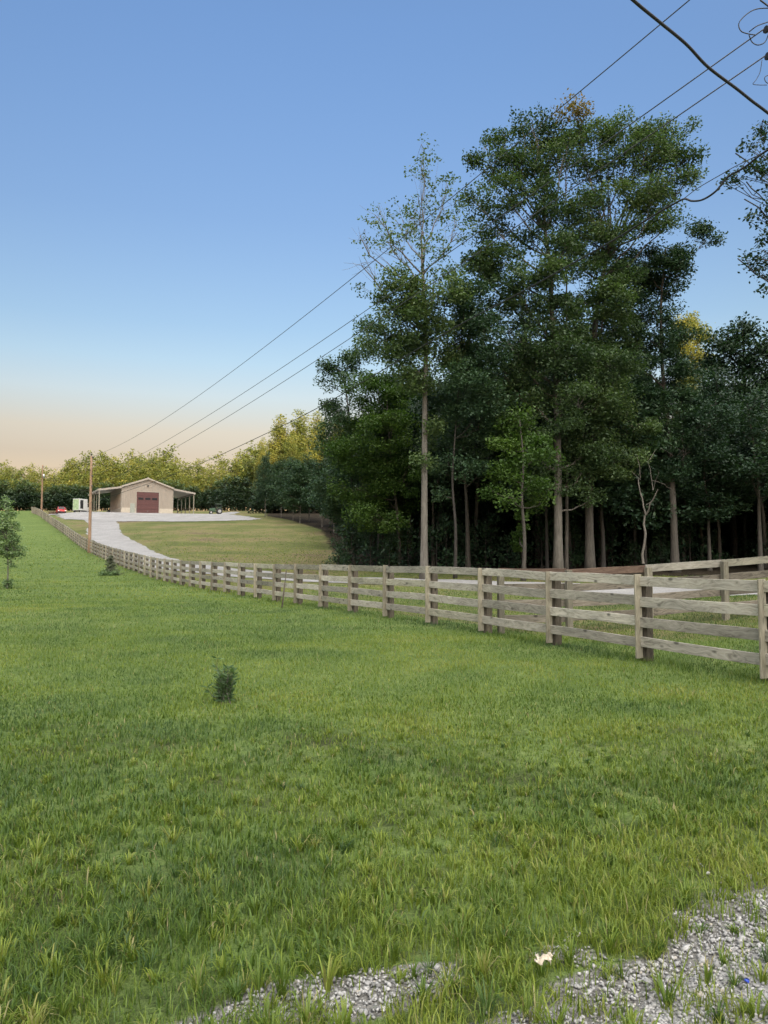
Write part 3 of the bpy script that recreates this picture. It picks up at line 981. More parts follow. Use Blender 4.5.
def tractor(px, py, Y, rz):
    p = at(px, py, Y); z = gz(p.x, p.y)
    t = empty('tractor', (p.x, p.y, z), rz)
    tag(t, 'small dark green tractor with canopy standing beyond the right end of the barn', 'tractor')
    b = MB(); b.prism([(-1.45, .62), (-1.5, 1.05), (-1.3, 1.2), (-.25, 1.28), (-.25, .62)], -.3, .3); b.box(-1.3, -.14, .4, .75, .14, .7)
    link('body', b.mesh('body', .05), M['tractor_green'], t)
    b = MB(); b.box(-1.515, -.22, .7, -1.49, .22, 1.0); link('grille', b.mesh('grille'), M['black_metal'], t)
    for s_ in (-1, 1):
        wheel(t, .55, s_ * .62, .6, .34); wheel(t, -1.15, s_ * .5, .34, .22)
        b = MB(); pts = [(.55 + .72 * math.cos(a), s_ * .62, .62 + .72 * math.sin(a)) for a in np.linspace(.2, 2.7, 8)]
        b.tube(pts, .05, 6); link('fender', b.mesh('fender'), M['tractor_green'], t)
    b = MB(); b.box(.15, -.26, .78, .62, .26, .9); b.box(.56, -.26, .9, .68, .26, 1.35); link('seat', b.mesh('seat', .03), M['black_metal'], t)
    b = MB(); b.tube([(-.2, 0, 1.25), (.02, 0, 1.42)], .025, 6)
    b.tube([(.02 + .06 * math.cos(a) * .4, .17 * math.sin(a), 1.42 + .17 * math.cos(a) * .6) for a in np.linspace(0, 6.283, 13)], .015, 5); link('steering_wheel', b.mesh('steering_wheel'), M['black_metal'], t)
    b = MB()
    for x in (-.15, .85):
        for s_ in (-1, 1): b.tube([(x, s_ * .45, .9), (x, s_ * .45, 2.1)], .03, 6)
    link('canopy_frame', b.mesh('canopy_frame'), M['black_metal'], t)
    b = MB(); b.box(-.35, -.6, 2.1, 1.05, .6, 2.17); link('canopy', b.mesh('canopy', .03), M['tractor_green'], t)
    b = MB(); b.tube([(-.95, .15, 1.2), (-.95, .15, 1.75)], .03, 6); link('exhaust', b.mesh('exhaust'), M['black_metal'], t)


def mower(px, py, Y, rz):
    p = at(px, py, Y); z = gz(p.x, p.y)
    t = empty('riding_mower', (p.x, p.y, max(z, BZ)), rz)
    tag(t, 'low black riding mower parked under the left lean-to of the barn', 'mower')
    b = MB(); b.prism([(-.9, .35), (-.95, .65), (-.8, .78), (-.2, .8), (-.15, .5), (.7, .5), (.75, .35)], -.3, .3); link('body', b.mesh('body', .04), M['black_metal'], t)
    b = MB(); b.box(.1, -.22, .55, .5, .22, .66); b.box(.45, -.22, .66, .56, .22, 1.0); link('seat', b.mesh('seat', .03), M['rubber'], t)
    b = MB(); b.box(-.5, -.55, .14, .3, .55, .3); link('mower_deck', b.mesh('mower_deck', .04), M['black_metal'], t)
    for s_ in (-1, 1): wheel(t, .45, s_ * .42, .28, .2); wheel(t, -.7, s_ * .38, .19, .14)
    b = MB(); b.tube([(-.15, 0, .8), (.02, 0, .98)], .02, 6); b.tube([(.02, .15 * math.sin(a), .98 + .15 * math.cos(a) * .6) for a in np.linspace(0, 6.283, 13)], .012, 5); link('steering_wheel', b.mesh('steering_wheel'), M['rubber'], t)


red_car(61, 512.5, 162, R(118))
box_van(79, 514.5, 158, R(66))
tractor(216.5, 512, 160, R(20))
mower(108.5, 513.2, 162.5, R(-60))


# ------------------------------------------------------------------ trees
class Tree:
    def __init__(s, seed):
        s.r = np.random.default_rng(seed); s.w = MB(); s.L = []
    def limb(s, p0, p1, r0, r1, up=.25, wob=.06, k=5, n=6):
        p0 = np.array(p0, float); p1 = np.array(p1, float); d = p1 - p0; L = np.linalg.norm(d)
        t = np.linspace(0, 1, n)[:, None]
        q = p0 + d * t + np.array([0, 0, 1]) * (np.sin(t * math.pi) * -up * L * .5)
        q[1:-1] += s.r.normal(0, wob * L * .35, (n - 2, 3))
        s.w.tube([tuple(a) for a in q], [r0 + (r1 - r0) * (i / (n - 1)) ** .8 for i in range(n)], k, cap=False)
        return q
    def leaves(s, c, n, spread, size, tint):
        if n < 1: return
        c = np.asarray(c, float)
        P = c + np.clip(s.r.normal(0, 1, (n, 3)), -1.7, 1.7) * np.array([spread, spread, spread * .65])
        S = size * s.r.uniform(.65, 1.3, n)
        N = s.r.normal(0, 1, (n, 3)); N[:, 2] = np.abs(N[:, 2]) + .5
        N /= np.linalg.norm(N, axis=1)[:, None]
        A = s.r.normal(0, 1, (n, 3)); A -= (A * N).sum(1)[:, None] * N; A /= np.linalg.norm(A, axis=1)[:, None]
        s.L.append((P, S, N, A, np.clip(tint + s.r.normal(0, .13, n), 0, 1)))
    def lobe(s, trunk, rad, c, r, dens=7.0, nleaf=46, size=.26, spread=.42, tint=.45, bare=0.0, lr=None, shell=.35):
        """trunk: polyline (n,3); rad: radius per point; c centre; r radii"""
        c = np.array(c, float); r = np.array(r, float); trunk = np.asarray(trunk)
        hz_ = np.hypot(*(trunk[:, :2] - c[:2]).T)
        want = c[2] - r[2] * .35 - (.95 if c[2] > 11 else .25) * hz_.min()
        j = int(np.argmin(np.abs(trunk[:, 2] - want) + .0 * hz_))
        j = max(1, min(j, len(trunk) - 2))
        d = np.linalg.norm(c - trunk[j])
        l0 = lr or max(.025, min(rad[j] * .62, .022 * d + .03))
        q = s.limb(trunk[j], c, l0, l0 * .35, .12)
        q2 = s.limb(q[-2], c + np.array([0, 0, r[2] * .75]) + s.r.normal(0, .2, 3), l0 * .4, .012, .05)
        ntw = max(2, int(dens * r[0] * r[2]))
        D = s.r.normal(0, 1, (ntw, 3)); D /= np.linalg.norm(D, axis=1)[:, None]
        U = s.r.uniform(shell, 1, ntw)[:, None] ** .6 * s.r.uniform(.85, 1.16, ntw)[:, None]
        T = c + D * U * r
        lt = s.r.normal(0, .13)
        for k in range(ntw):
            a = q[s.r.integers(2, len(q))] if s.r.random() < .6 else q2[s.r.integers(0, len(q2))]
            s.limb(a, T[k], max(.010, l0 * .22), .006, .05, .09, 3, 4)
            if s.r.random() < bare: continue
            ct = tint + lt + s.r.normal(0, .10)
            s.leaves(T[k], int(nleaf * s.r.uniform(.6, 1.3)), spread * s.r.uniform(.75, 1.25), size, ct)
    def leaf_mesh(s, name, aspect=.55):
        P = np.concatenate([a[0] for a in s.L]); S = np.concatenate([a[1] for a in s.L])[:, None]
        N = np.concatenate([a[2] for a in s.L]); A = np.concatenate([a[3] for a in s.L]); T = np.concatenate([a[4] for a in s.L])
        B = np.cross(N, A)
        n = len(P)
        V = np.empty((n, 4, 3))
        V[:, 0] = P - A * S * .5; V[:, 1] = P + B * S * aspect * .5 - N * S * .06; V[:, 2] = P + A * S * .5 - N * S * .1; V[:, 3] = P - B * S * aspect * .5 - N * S * .06
        Fc = np.arange(n * 4).reshape(n, 4)
        return np_mesh(name, V.reshape(-1, 3), [Fc], {'tint': T})
    def trunk(s, pts, r0, r1, k=10, flare=1.35):
        n0 = len(pts); p = catmull3(pts, 5)
        n = len(p); rad = [r0 + (r1 - r0) * (i / (n - 1)) ** .62 for i in range(n)]
        rad[0] *= flare; rad[1] *= 1 + (flare - 1) * .35
        s.w.tube([tuple(a) for a in p], rad, k)
        return p, rad


def catmull3(P, n=5):
    P = [np.array(p, float) for p in P]
    P = [2 * P[0] - P[1]] + P + [2 * P[-1] - P[-2]]
    out = []
    for i in range(1, len(P) - 2):
        for t in np.linspace(0, 1, n, endpoint=False):
            a, b, c, d = P[i - 1], P[i], P[i + 1], P[i + 2]
            out.append(.5 * (2 * b + (c - a) * t + (2 * a - 5 * b + 4 * c - d) * t * t + (3 * b - a - 3 * c + d) * t ** 3))
    out.append(P[-2])
    return np.array(out)


def finish(t, loc, label, leaf, bark, name='tree', group=None, cat='tree', rz=0, aspect=.55, crown='crown'):
    root = empty(name, loc, rz)
    tag(root, label, cat, group)
    link('trunk', t.w.mesh('trunk'), bark, root)
    if t.L: link(crown, t.leaf_mesh('crown', aspect), leaf, root)
    return root


def copy_tree(root, loc, rz, sx, sz, label=None, group=None):
    r = root.copy(); COL.objects.link(r)
    r.location = loc; r.rotation_euler = (0, 0, rz); r.scale = (sx, sx, sz)
    if label: r['label'] = label
    if group: r['group'] = group
    for ch in root.children:
        c = ch.copy(); COL.objects.link(c); c.parent = r
    return r


def hero(seed, Y, base, trunk_px, r0, r1, lobes, label, leaf, bark, dens=5.8, nleaf=200, size=.215, spread=.43, tint=.45, cat='tree'):
    """tree whose trunk and lobes are read off the photograph, built as a round body about its own base"""
    t = Tree(seed)
    o = at(base[0], base[1], Y); o.z = gz(o.x, o.y)
    pts = [(0, 0, -.3)] + [tuple(at(a, b_, Y) - o + Vector((0, t.r.normal(0, .25), 0))) for a, b_ in trunk_px]
    p, rad = t.trunk(pts, r0, r1)
    k = Y / F
    for lb in lobes:
        cx, cy, rx, rz_ = lb[:4]; opt = lb[4] if len(lb) > 4 else {}
        c = at(cx, cy, Y) - o
        c.y += opt.get('dy', t.r.normal(0, 1.0))
        t.lobe(p, rad, c, (rx * k, opt.get('ry', (rx + rz_) / 2 * k), rz_ * k), opt.get('dens', dens), opt.get('nleaf', nleaf if cy > 235 or cat == 'x' else int(nleaf * .85)), opt.get('size', size), opt.get('spread', spread), opt.get('tint', tint), opt.get('bare', 0.0))
    return finish(t, o, label, leaf, bark)


S = dict(dens=8, nleaf=24, spread=.26, bare=.3, tint=.5)
BARE = dict(dens=8, nleaf=5, spread=.25, bare=.8)
hero(1, 50, (424, 567), [(424.5, 480), (425, 400), (426, 330), (423, 285), (422, 245)], .27, .09, [
    (424, 158, 20, 24, S), (400, 200, 26, 26, S), (446, 190, 20, 34, S), (420, 215, 22, 30, S), (375, 222, 22, 16, S), (360, 238, 18, 12, dict(S, bare=.6)),
    (362, 268, 24, 18, BARE), (388, 245, 26, 20, dict(S, bare=.5)), (455, 240, 20, 26, S), (425, 255, 28, 20, dict(S, bare=.2)), (378, 290, 26, 12, dict(S, bare=.5)),
    (400, 300, 30, 24), (435, 300, 32, 28), (405, 330, 36, 26), (440, 340, 34, 26), (385, 345, 28, 22), (420, 372, 34, 24), (430, 428, 10, 9, dict(dens=12)), (422, 463, 8, 7, dict(dens=12)), (430, 440, 7, 8, dict(dens=12))],
    'tall slim tree with pale trunk and sparse half bare top left of wide crowns', M['leaf_front'], M['bark_pale'], tint=.5)

hero(2, 53, (558, 567), [(558, 470), (556, 400), (552, 330), (548, 270), (545, 220)], .34, .11, [
    (505, 134, 22, 14), (530, 128, 20, 14), (552, 128, 16, 14), (562, 158, 16, 16), (486, 162, 18, 16), (515, 165, 30, 24), (545, 150, 24, 22), (480, 190, 16, 16), (503, 200, 28, 20), (535, 200, 22, 22),
    (495, 228, 22, 14), (530, 240, 20, 14, dict(dens=4)), (505, 262, 28, 20), (545, 280, 24, 18), (480, 270, 22, 20), (515, 300, 34, 26), (555, 320, 30, 26), (478, 310, 26, 24), (505, 345, 34, 26), (550, 365, 34, 26), (585, 345, 26, 26), (530, 400, 36, 26), (580, 400, 28, 24), (560, 440, 30, 22), (590, 450, 24, 22), (520, 435, 28, 22), (545, 468, 20, 14), (556, 425, 18, 20, dict(dy=-1.8)), (552, 350, 18, 24, dict(dy=-1.8)), (548, 285, 14, 18, dict(dy=-1.6)), (546, 215, 11, 14, dict(dy=-1.2)), (560, 212, 16, 14), (566, 250, 18, 18), (530, 482, 22, 12), (576, 482, 24, 12), (592, 500, 16, 9), (500, 415, 22, 18), (505, 375, 24, 20)],
    'tall tree with straight grey trunk and loose crown in the middle of the forest edge', M['leaf_front'], M['bark_pale'], tint=.42)

hero(3, 55, (590, 562), [(591, 480), (592, 400), (595, 330), (602, 280), (610, 235)], .36, .12, [
    (580, 140, 20, 18), (598, 136, 24, 16), (622, 135, 26, 13), (650, 134, 26, 13), (674, 140, 20, 15), (685, 160, 11, 16), (585, 172, 20, 14), (578, 215, 20, 18, dict(dens=5)), (582, 240, 22, 18), (648, 208, 26, 12), (668, 160, 26, 18), (640, 160, 26, 20),
    (610, 165, 22, 20), (600, 205, 24, 18), (630, 200, 30, 16), (660, 192, 28, 14), (685, 182, 16, 12), (640, 232, 30, 14, dict(dens=5)), (668, 222, 18, 9), (598, 240, 26, 22), (570, 258, 18, 16), (610, 280, 30, 26), (580, 300, 26, 24), (620, 330, 34, 28), (600, 380, 34, 28), (630, 420, 32, 26), (610, 460, 28, 24), (598, 405, 22, 24, dict(dy=-2)), (602, 310, 22, 26, dict(dy=-2)), (596, 455, 20, 18, dict(dy=-2)), (610, 232, 15, 20, dict(dy=-1.6)), (580, 430, 24, 22), (575, 350, 22, 24)],
    'tallest tree with broad spreading crown right of centre in the forest edge', M['leaf_front'], M['bark'], tint=.38)

hero(4, 57, (675, 560), [(672, 500), (668, 430), (664, 360), (662, 300), (664, 250)], .33, .05, [
    (640, 262, 30, 22), (668, 268, 26, 22), (650, 290, 36, 26), (672, 282, 14, 22), (704, 242, 11, 11, dict(dens=8)), (690, 236, 9, 5, dict(dens=8)), (622, 300, 30, 28), (660, 330, 36, 28), (630, 350, 36, 28), (665, 372, 34, 28),
    (640, 400, 36, 28), (675, 415, 30, 28), (650, 445, 34, 26), (680, 455, 24, 24), (620, 440, 26, 24), (700, 430, 20, 30), (690, 410, 16, 20), (660, 480, 30, 16)],
    'broad dark tree with dense rounded crown right of the tallest tree', M['leaf_dark'], M['bark'], tint=.45)

hero(5, 49, (523, 567), [(524, 540), (521, 500), (523, 460), (520, 420)], .17, .03, [
    (520, 422, 14, 16), (510, 445, 20, 12), (532, 452, 18, 12), (505, 475, 22, 10), (530, 485, 22, 10), (545, 502, 12, 7), (512, 504, 18, 7), (492, 492, 12, 7), (520, 465, 16, 14), (523, 520, 5, 8, dict(dens=20, spread=.2)), (524, 540, 5, 10, dict(dens=20, spread=.2))],
    'small bright leaved tree with mossy ivy covered trunk at the forest edge', M['leaf_bright'], M['bark'], tint=.12, size=.24)

hero(6, 60, (400, 567), [(398, 520), (392, 470), (388, 420), (386, 380)], .18, .03, [
    (385, 372, 24, 16), (372, 395, 24, 20), (400, 405, 22, 20), (365, 425, 28, 20), (392, 435, 28, 20), (355, 455, 26, 20), (385, 465, 30, 20), (405, 480, 20, 20), (362, 490, 28, 18), (390, 500, 26, 18), (375, 520, 26, 16), (395, 535, 18, 18)],
    'leafy mid green tree filling the left end of the near forest edge', M['leaf_bright'], M['bark'], tint=.25)

hero(7, 64, (354, 566), [(354, 530), (352, 480), (350, 430), (346, 390), (342, 370)], .2, .03, [
    (340, 372, 18, 10), (355, 385, 18, 12), (330, 384, 10, 7), (345, 405, 22, 14), (340, 430, 22, 18), (335, 455, 22, 18), (350, 475, 20, 18), (330, 490, 20, 18), (345, 510, 18, 16), (352, 540, 12, 14), (344, 555, 9, 9), (360, 350, 16, 14), (370, 330, 14, 12), (352, 362, 12, 9)],
    'leaning leafy tree with drooping left branches where the woods meet the meadow', M['leaf_dark'], M['bark'], tint=.6)

hero(8, 51, (455, 568), [(455, 530), (452, 480), (455, 430), (458, 390)], .14, .03, [
    (460, 385, 22, 16), (445, 400, 14, 16), (470, 410, 24, 18), (478, 375, 20, 18), (462, 355, 22, 18), (470, 330, 22, 20), (485, 345, 20, 24), (490, 400, 20, 20), (465, 300, 20, 20), (475, 440, 20, 12), (455, 432, 18, 14), (448, 462, 18, 12), (472, 470, 18, 12), (485, 425, 18, 16), (440, 490, 12, 9)],
    'slender young tree in the gap between pale trunked trees at the woods edge', M['leaf_dark'], M['bark_dark'], tint=.5)

hero(9, 120, (700, 552), [(698, 500), (696, 430), (694, 380), (692, 330)], .4, .05, [
    (688, 320, 10, 9, dict(tint=.8)), (697, 334, 11, 11, dict(tint=.8)), (684, 346, 12, 12, dict(tint=.7)), (699, 362, 10, 12, dict(tint=.7)), (690, 376, 13, 12), (684, 390, 14, 14), (694, 410, 14, 16)],
    'sunlit golden tree showing through a gap right of the dense dark crown', M['leaf_far'], M['bark'], size=.36, spread=.6, dens=5)

for args in ((20, 76, (760, 552), (738, 325), 6, 'first dark tree of the right end, with a rounded top by the frame edge'),
             (21, 72, (735, 556), (716, 375), 5, 'second dark tree of the right end, lower and set left of the rounded top'),):
    sd2, Y, base, top, _, lab = args
    if sd2 == 20:
        lob = [(742, 325, 16, 10), (726, 342, 22, 14), (752, 345, 24, 16), (735, 365, 30, 20), (765, 370, 26, 22), (725, 395, 26, 24), (755, 405, 34, 26), (735, 435, 34, 26), (770, 440, 30, 26), (720, 465, 26, 22), (755, 475, 34, 22), (740, 500, 30, 16), (790, 350, 24, 20), (800, 400, 30, 30)]
        tr = [(758, 500), (752, 430), (746, 370), (743, 325)]
    else:
        lob = [(716, 378, 12, 12), (710, 398, 18, 16), (722, 410, 18, 16), (708, 425, 20, 18), (725, 440, 20, 18), (712, 455, 22, 16), (700, 470, 18, 14), (722, 478, 20, 14)]
        tr = [(733, 510), (726, 460), (720, 410), (717, 380)]
    hero(sd2, Y, base, tr, .32, .05, lob, lab, M['leaf_shade'], M['bark_dark'], dens=5.5, nleaf=80, size=.38, spread=.6, tint=.45)

# twigs with the gold of the last sun put into their leaf colour
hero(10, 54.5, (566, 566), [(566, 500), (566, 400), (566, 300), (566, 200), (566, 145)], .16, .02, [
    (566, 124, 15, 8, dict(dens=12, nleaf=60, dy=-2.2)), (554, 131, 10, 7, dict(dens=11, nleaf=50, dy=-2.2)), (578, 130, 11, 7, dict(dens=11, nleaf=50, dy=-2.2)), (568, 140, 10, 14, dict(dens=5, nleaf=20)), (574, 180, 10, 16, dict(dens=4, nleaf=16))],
    'thin tree with sunlit orange tip rising between the two tallest crowns', M['leaf_sunlit'], M['bark'], tint=.4)


# bare dead tree
def dead_tree():
    t = Tree(77)
    Y = 48; o = at(645, 562, Y); o.z = gz(o.x, o.y); k = Y / F
    def L(a, b_, r0, r1, n=6):
        A = at(*a, Y) - o; B = at(*b_, Y) - o
        A.y = a[0] * .02 - 12.9; B.y = t.r.normal(0, .5) + b_[0] * .02 - 12.9
        return t.limb(A, B, r0, r1, -.06, .05, 6, n)
    L((643, 564), (646, 515), 0.0868, 0.0600); L((646, 515), (640, 478), 0.0558, 0.0300); L((640, 478), (634, 455), 0.0310, 0.0120); L((646, 515), (654, 490), 0.0496, 0.0270)
    L((654, 490), (650, 455), 0.0279, 0.0090); L((650, 460), (662, 447), 0.0186, 0.0072); L((652, 480), (668, 484), 0.0186, 0.0096); L((668, 484), (684, 494), 0.0124, 0.0048); L((662, 447), (674, 456), 0.0099, 0.0036)
    L((640, 480), (632, 470), 0.0155, 0.0048); L((654, 490), (660, 470), 0.0124, 0.0036); L((646, 505), (656, 500), 0.0186, 0.0060)
    root = empty('dead_tree', o); tag(root, 'bare pale dead tree with forked branches before the dark woods', 'tree')
    link('trunk', t.w.mesh('trunk'), M['dead_wood'], root)


dead_tree()


# generic forest trees: four variants, first of each kind is the source for the copies
def generic(seed, h, cr, cb, nl, size, nleaf, dens, spread, r0, tint=.4, top_pow=.7):
    t = Tree(seed)
    wob = t.r.normal(0, .25, (6, 2))
    pts = [(0, 0, -.4)] + [(wob[i][0] * i / 3, wob[i][1] * i / 3, h * (i + 1) / 6.4) for i in range(6)]
    p, rad = t.trunk(pts, r0, r0 * .12, 8)
    for i in range(nl):
        f = (i + .5) / nl
        z = cb + (h - cb) * f
        env = cr * (1.0 - f) ** top_pow * min(1, .55 + f * 2.2) + .5
        a = i * 2.4 + t.r.uniform(-.5, .5); rr = env * t.r.uniform(.35, .75)
        rl = env * t.r.uniform(.42, .62) + .4
        t.lobe(p, rad, (rr * math.cos(a), rr * math.sin(a), z), (rl, rl, rl * t.r.uniform(.6, .9)), dens, nleaf, size, spread, tint)
    return t


FG = 'trees deep in the dark woods'
FL = 'dark forest tree deep in the shaded woods behind the front row'
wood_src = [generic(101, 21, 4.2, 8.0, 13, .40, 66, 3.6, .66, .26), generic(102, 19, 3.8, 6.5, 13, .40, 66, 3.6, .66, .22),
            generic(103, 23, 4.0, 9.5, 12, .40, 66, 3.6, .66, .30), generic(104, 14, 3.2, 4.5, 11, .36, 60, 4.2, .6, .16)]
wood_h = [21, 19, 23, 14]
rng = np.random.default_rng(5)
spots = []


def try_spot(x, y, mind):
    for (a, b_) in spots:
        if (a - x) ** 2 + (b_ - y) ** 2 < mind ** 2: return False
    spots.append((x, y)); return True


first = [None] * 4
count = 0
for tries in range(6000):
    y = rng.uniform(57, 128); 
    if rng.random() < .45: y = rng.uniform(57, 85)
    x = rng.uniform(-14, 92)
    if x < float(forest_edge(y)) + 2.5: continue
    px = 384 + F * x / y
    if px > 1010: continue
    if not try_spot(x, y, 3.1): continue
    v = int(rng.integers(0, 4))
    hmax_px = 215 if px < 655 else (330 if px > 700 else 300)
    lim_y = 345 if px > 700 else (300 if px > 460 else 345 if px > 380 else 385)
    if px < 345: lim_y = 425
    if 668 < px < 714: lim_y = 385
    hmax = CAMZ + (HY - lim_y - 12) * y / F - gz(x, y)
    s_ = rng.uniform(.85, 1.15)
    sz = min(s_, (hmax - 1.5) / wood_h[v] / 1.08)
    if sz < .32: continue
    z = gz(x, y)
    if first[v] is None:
        first[v] = finish(wood_src[v], (x, y, z), FL, M['leaf_shade'], [M['bark'], M['bark_dark'], M['bark'], M['bark_dark']][v], 'forest_tree', FG)
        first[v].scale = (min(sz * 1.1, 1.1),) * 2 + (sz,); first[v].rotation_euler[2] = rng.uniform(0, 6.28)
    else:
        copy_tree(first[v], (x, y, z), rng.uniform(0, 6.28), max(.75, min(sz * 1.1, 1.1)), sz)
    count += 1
    if count >= 260: break

# trees along the right side of the meadow, tops in sun
MG = 'trees along the far end of the meadow edge'
mid_src = generic(111, 24, 5.0, 5.0, 19, .50, 72, 5.0, .75, .24, .55)
dark_src = generic(112, 18, 3.9, 5.2, 17, .42, 70, 4.2, .62, .17, .45, .55)
mid_first = dark_first = None
for i, (px, top, Y, lab) in enumerate([
        (262, 436, 184, 'slim golden topped tree at the left end of the meadow edge woods'),
        (279, 412, 190, 'tallest sunlit golden tree standing behind the shaded meadow edge trees'),
        (300, 407, 186, 'broad sunlit golden crown above the pair of pale trunks on the meadow edge'),
        (318, 409, 192, 'sunlit golden tree just right of the broad golden crown behind the meadow'),
        (338, 414, 188, 'sunlit golden tree partly hidden by the dark near woods'),
        (290, 432, 178, 'lower sunlit tree in front of the tall golden crowns behind the meadow'),
        (352, 417, 186, 'hindmost sunlit golden tree behind the near woods')]):
    p = at(px, 505, Y); z = gz(p.x, p.y)
    sz = (CAMZ + (HY - top) * Y / F - z) / 25.0
    sx_ = (.6 if i == 0 else .95) * sz
    if mid_first is None:
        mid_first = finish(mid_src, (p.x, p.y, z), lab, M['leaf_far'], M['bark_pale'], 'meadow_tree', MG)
        mid_first.scale = (sx_, sx_, sz)
    else:
        copy_tree(mid_first, (p.x, p.y, z), i * 1.7, sx_, sz, lab)
MS = 'shaded trees along the meadow edge'
for i, (px, top, Y, lab) in enumerate([
        (265, 450, 150, 'thin shaded tree with long bare pale trunk leftmost along the meadow edge'),
        (281, 457, 146, 'shaded dark green tree second from the left along the meadow edge'),
        (293, 455, 140, 'shaded dark green tree over the pair of pale trunks on the meadow edge'),
        (309, 453, 136, 'shaded dark green tree in the middle of the meadow edge'),
        (322, 457, 124, 'shaded leafy tree with thin trunks left of the near dark woods'),
        (334, 452, 112, 'shaded leafy tree beside the corner where meadow meets near woods'),
        (343, 440, 92, 'shaded bushy tree at the corner of meadow and near woods'),
        (300, 458, 132, 'low shaded tree in front of the pale trunks on the meadow edge')]):
    x = (px - 384) / F * Y; z = gz(x, Y)
    sz = (CAMZ + (HY - top) * Y / F - z) / 18.8
    sx_ = .5 if i == 0 else min(1.0, max(.72, sz))
    if dark_first is None:
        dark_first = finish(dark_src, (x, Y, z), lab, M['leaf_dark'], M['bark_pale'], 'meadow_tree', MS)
        dark_first.scale = (sx_, sx_, sz)
    else:
        copy_tree(dark_first, (x, Y, z), i * 1.3, sx_, sz, lab)

# far treeline behind the barn: trees with both materials in one mesh, too small to show parts
FTG = 'far treeline behind the barn'
far = []
for sd2, h, cr_, cb, tp in ((201, 17, 3.4, 4.5, .6), (202, 15, 3.8, 3.5, .5), (203, 18, 2.8, 6.0, .8)):
    t = generic(sd2, h, cr_, cb, 12, .62, 26, 3.2, .7, .2, .45, tp)
    me = t.leaf_mesh('far_crown')
    far.append((me, t.w.mesh('far_trunk'), h))
rng = np.random.default_rng(9)
n_far = 0
far_first = {}
prof_px = [0, 20, 40, 70, 100, 130, 150, 180, 200, 225, 245, 262, 290, 380]
prof_top = [463, 468, 466, 461, 456, 453, 455, 456, 461, 460, 450, 445, 450, 455]
for row, (Y, n, lab) in enumerate(((212, 72, 'far tree in the front row of the treeline behind the barn'), (221, 66, 'far tree in the back row of the treeline behind the barn with a sunlit top'), (231, 56, 'far tree in the back row of the treeline behind the barn with a sunlit top'))):
    for i in range(n):
        px = -190 + 550 * (i + rng.uniform(.1, .9)) / n
        y = Y + rng.uniform(-3, 3)
        x = (px - 384) / F * y
        z = gz(x, y)
        top = np.interp(px, prof_px, prof_top) + rng.choice([-7, 0, 0, 3, 8]) + rng.uniform(-4, 8) + (8 if row == 0 else 0)
        hgt = max(7, CAMZ + (HY - top) * y / F - z)
        v = int(rng.integers(0, 3)); me, wm, h = far[v]
        if v not in far_first:
            r = empty('far_tree', (x, y, z)); link('trunk', wm, M['bark_dark'], r); link('crown', me, M['leaf_far'], r)
            tag(r, lab, 'tree', 'front row of far trees' if row == 0 else 'back rows of far trees'); far_first[v] = r
            r.scale = (hgt / h,) * 3
        else:
            copy_tree(far_first[v], (x, y, z), rng.uniform(0, 6.28), hgt / h * rng.uniform(.9, 1.15), hgt / h, lab, 'front row of far trees' if row == 0 else 'back rows of far trees')

# dark understory at the foot of the treeline
def bush(seed, h, r, nl, size, nleaf, dens, spread, tint=.4):
    t = Tree(seed)
    p, rad = t.trunk([(0, 0, -.2), (0.05, 0, h * .3), (0, .05, h * .6), (0, 0, h * .85)], .08, .02, 6)
    for i in range(nl):
        a = i * 2.4; f = (i + .5) / nl
        rr = r * (.75 - .5 * f)
        t.lobe(p, rad, (rr * math.cos(a), rr * math.sin(a), h * (.15 + .72 * f)), (r * (.55 - .2 * f),) * 2 + (h * .22,), dens, nleaf, size, spread, tint)
    return t


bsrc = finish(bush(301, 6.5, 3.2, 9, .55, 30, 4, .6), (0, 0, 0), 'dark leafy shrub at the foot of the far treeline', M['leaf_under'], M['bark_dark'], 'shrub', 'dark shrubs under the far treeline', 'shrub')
b0 = True
for i in range(82):
    px = -190 + 540 * (i + rng.uniform(.1, .9)) / 82
    y = 204.5 + rng.uniform(-1.5, 2) - (8 if px > 225 else 0) - (28 if px > 262 else 0)
    x = (px - 384) / F * y; z = gz(x, y); s_ = rng.uniform(.75, 1.25)
    if b0:
        bsrc.location = (x, y, z); bsrc.scale = (s_, s_, s_); b0 = False
    else:
        copy_tree(bsrc, (x, y, z), rng.uniform(0, 6.28), s_, s_ * rng.uniform(.8, 1.1))

# understory saplings in the woods
usrc = finish(bush(302, 4.0, 1.8, 8, .28, 30, 5, .38, .45), (0, 0, 0), 'low leafy understory sapling in the dark front of the woods', M['leaf_dark'], M['bark_dark'], 'understory_sapling', 'understory saplings in the woods', 'sapling')
b0 = True
for i in range(40):
    y = rng.uniform(58, 82); x = rng.uniform(-2, 44)
    if x < float(forest_edge(y)) + 1: continue
    z = gz(x, y); s_ = rng.uniform(.5, 1.1)
    if b0:
        usrc.location = (x, y, z); usrc.scale = (s_, s_, s_); b0 = False
    else:
        copy_tree(usrc, (x, y, z), rng.uniform(0, 6.28), s_, s_)

# leafy fringe where the woods meet the grass
for i, (px, y, s_) in enumerate([(338, 60, .7), (352, 62, 1.1), (371, 60, 1.1), (389, 59, .9), (408, 60, 1.0), (437, 59, 1.1), (446, 61, 1.3), (466, 60, .9), (486, 61, 1.2), (507, 60, .8), (541, 62, 1.3), (574, 62, 1.0), (612, 63, 1.25), (631, 62, .7), (662, 63, 1.0), (690, 62, 1.2)]):
    x = (px - 384) / F * y
    copy_tree(usrc, (x, y, gz(x, y)), i * 1.9, s_ * .85, s_, 'leafy fringe sapling at the grass edge of the near woods', 'fringe saplings along the woods')

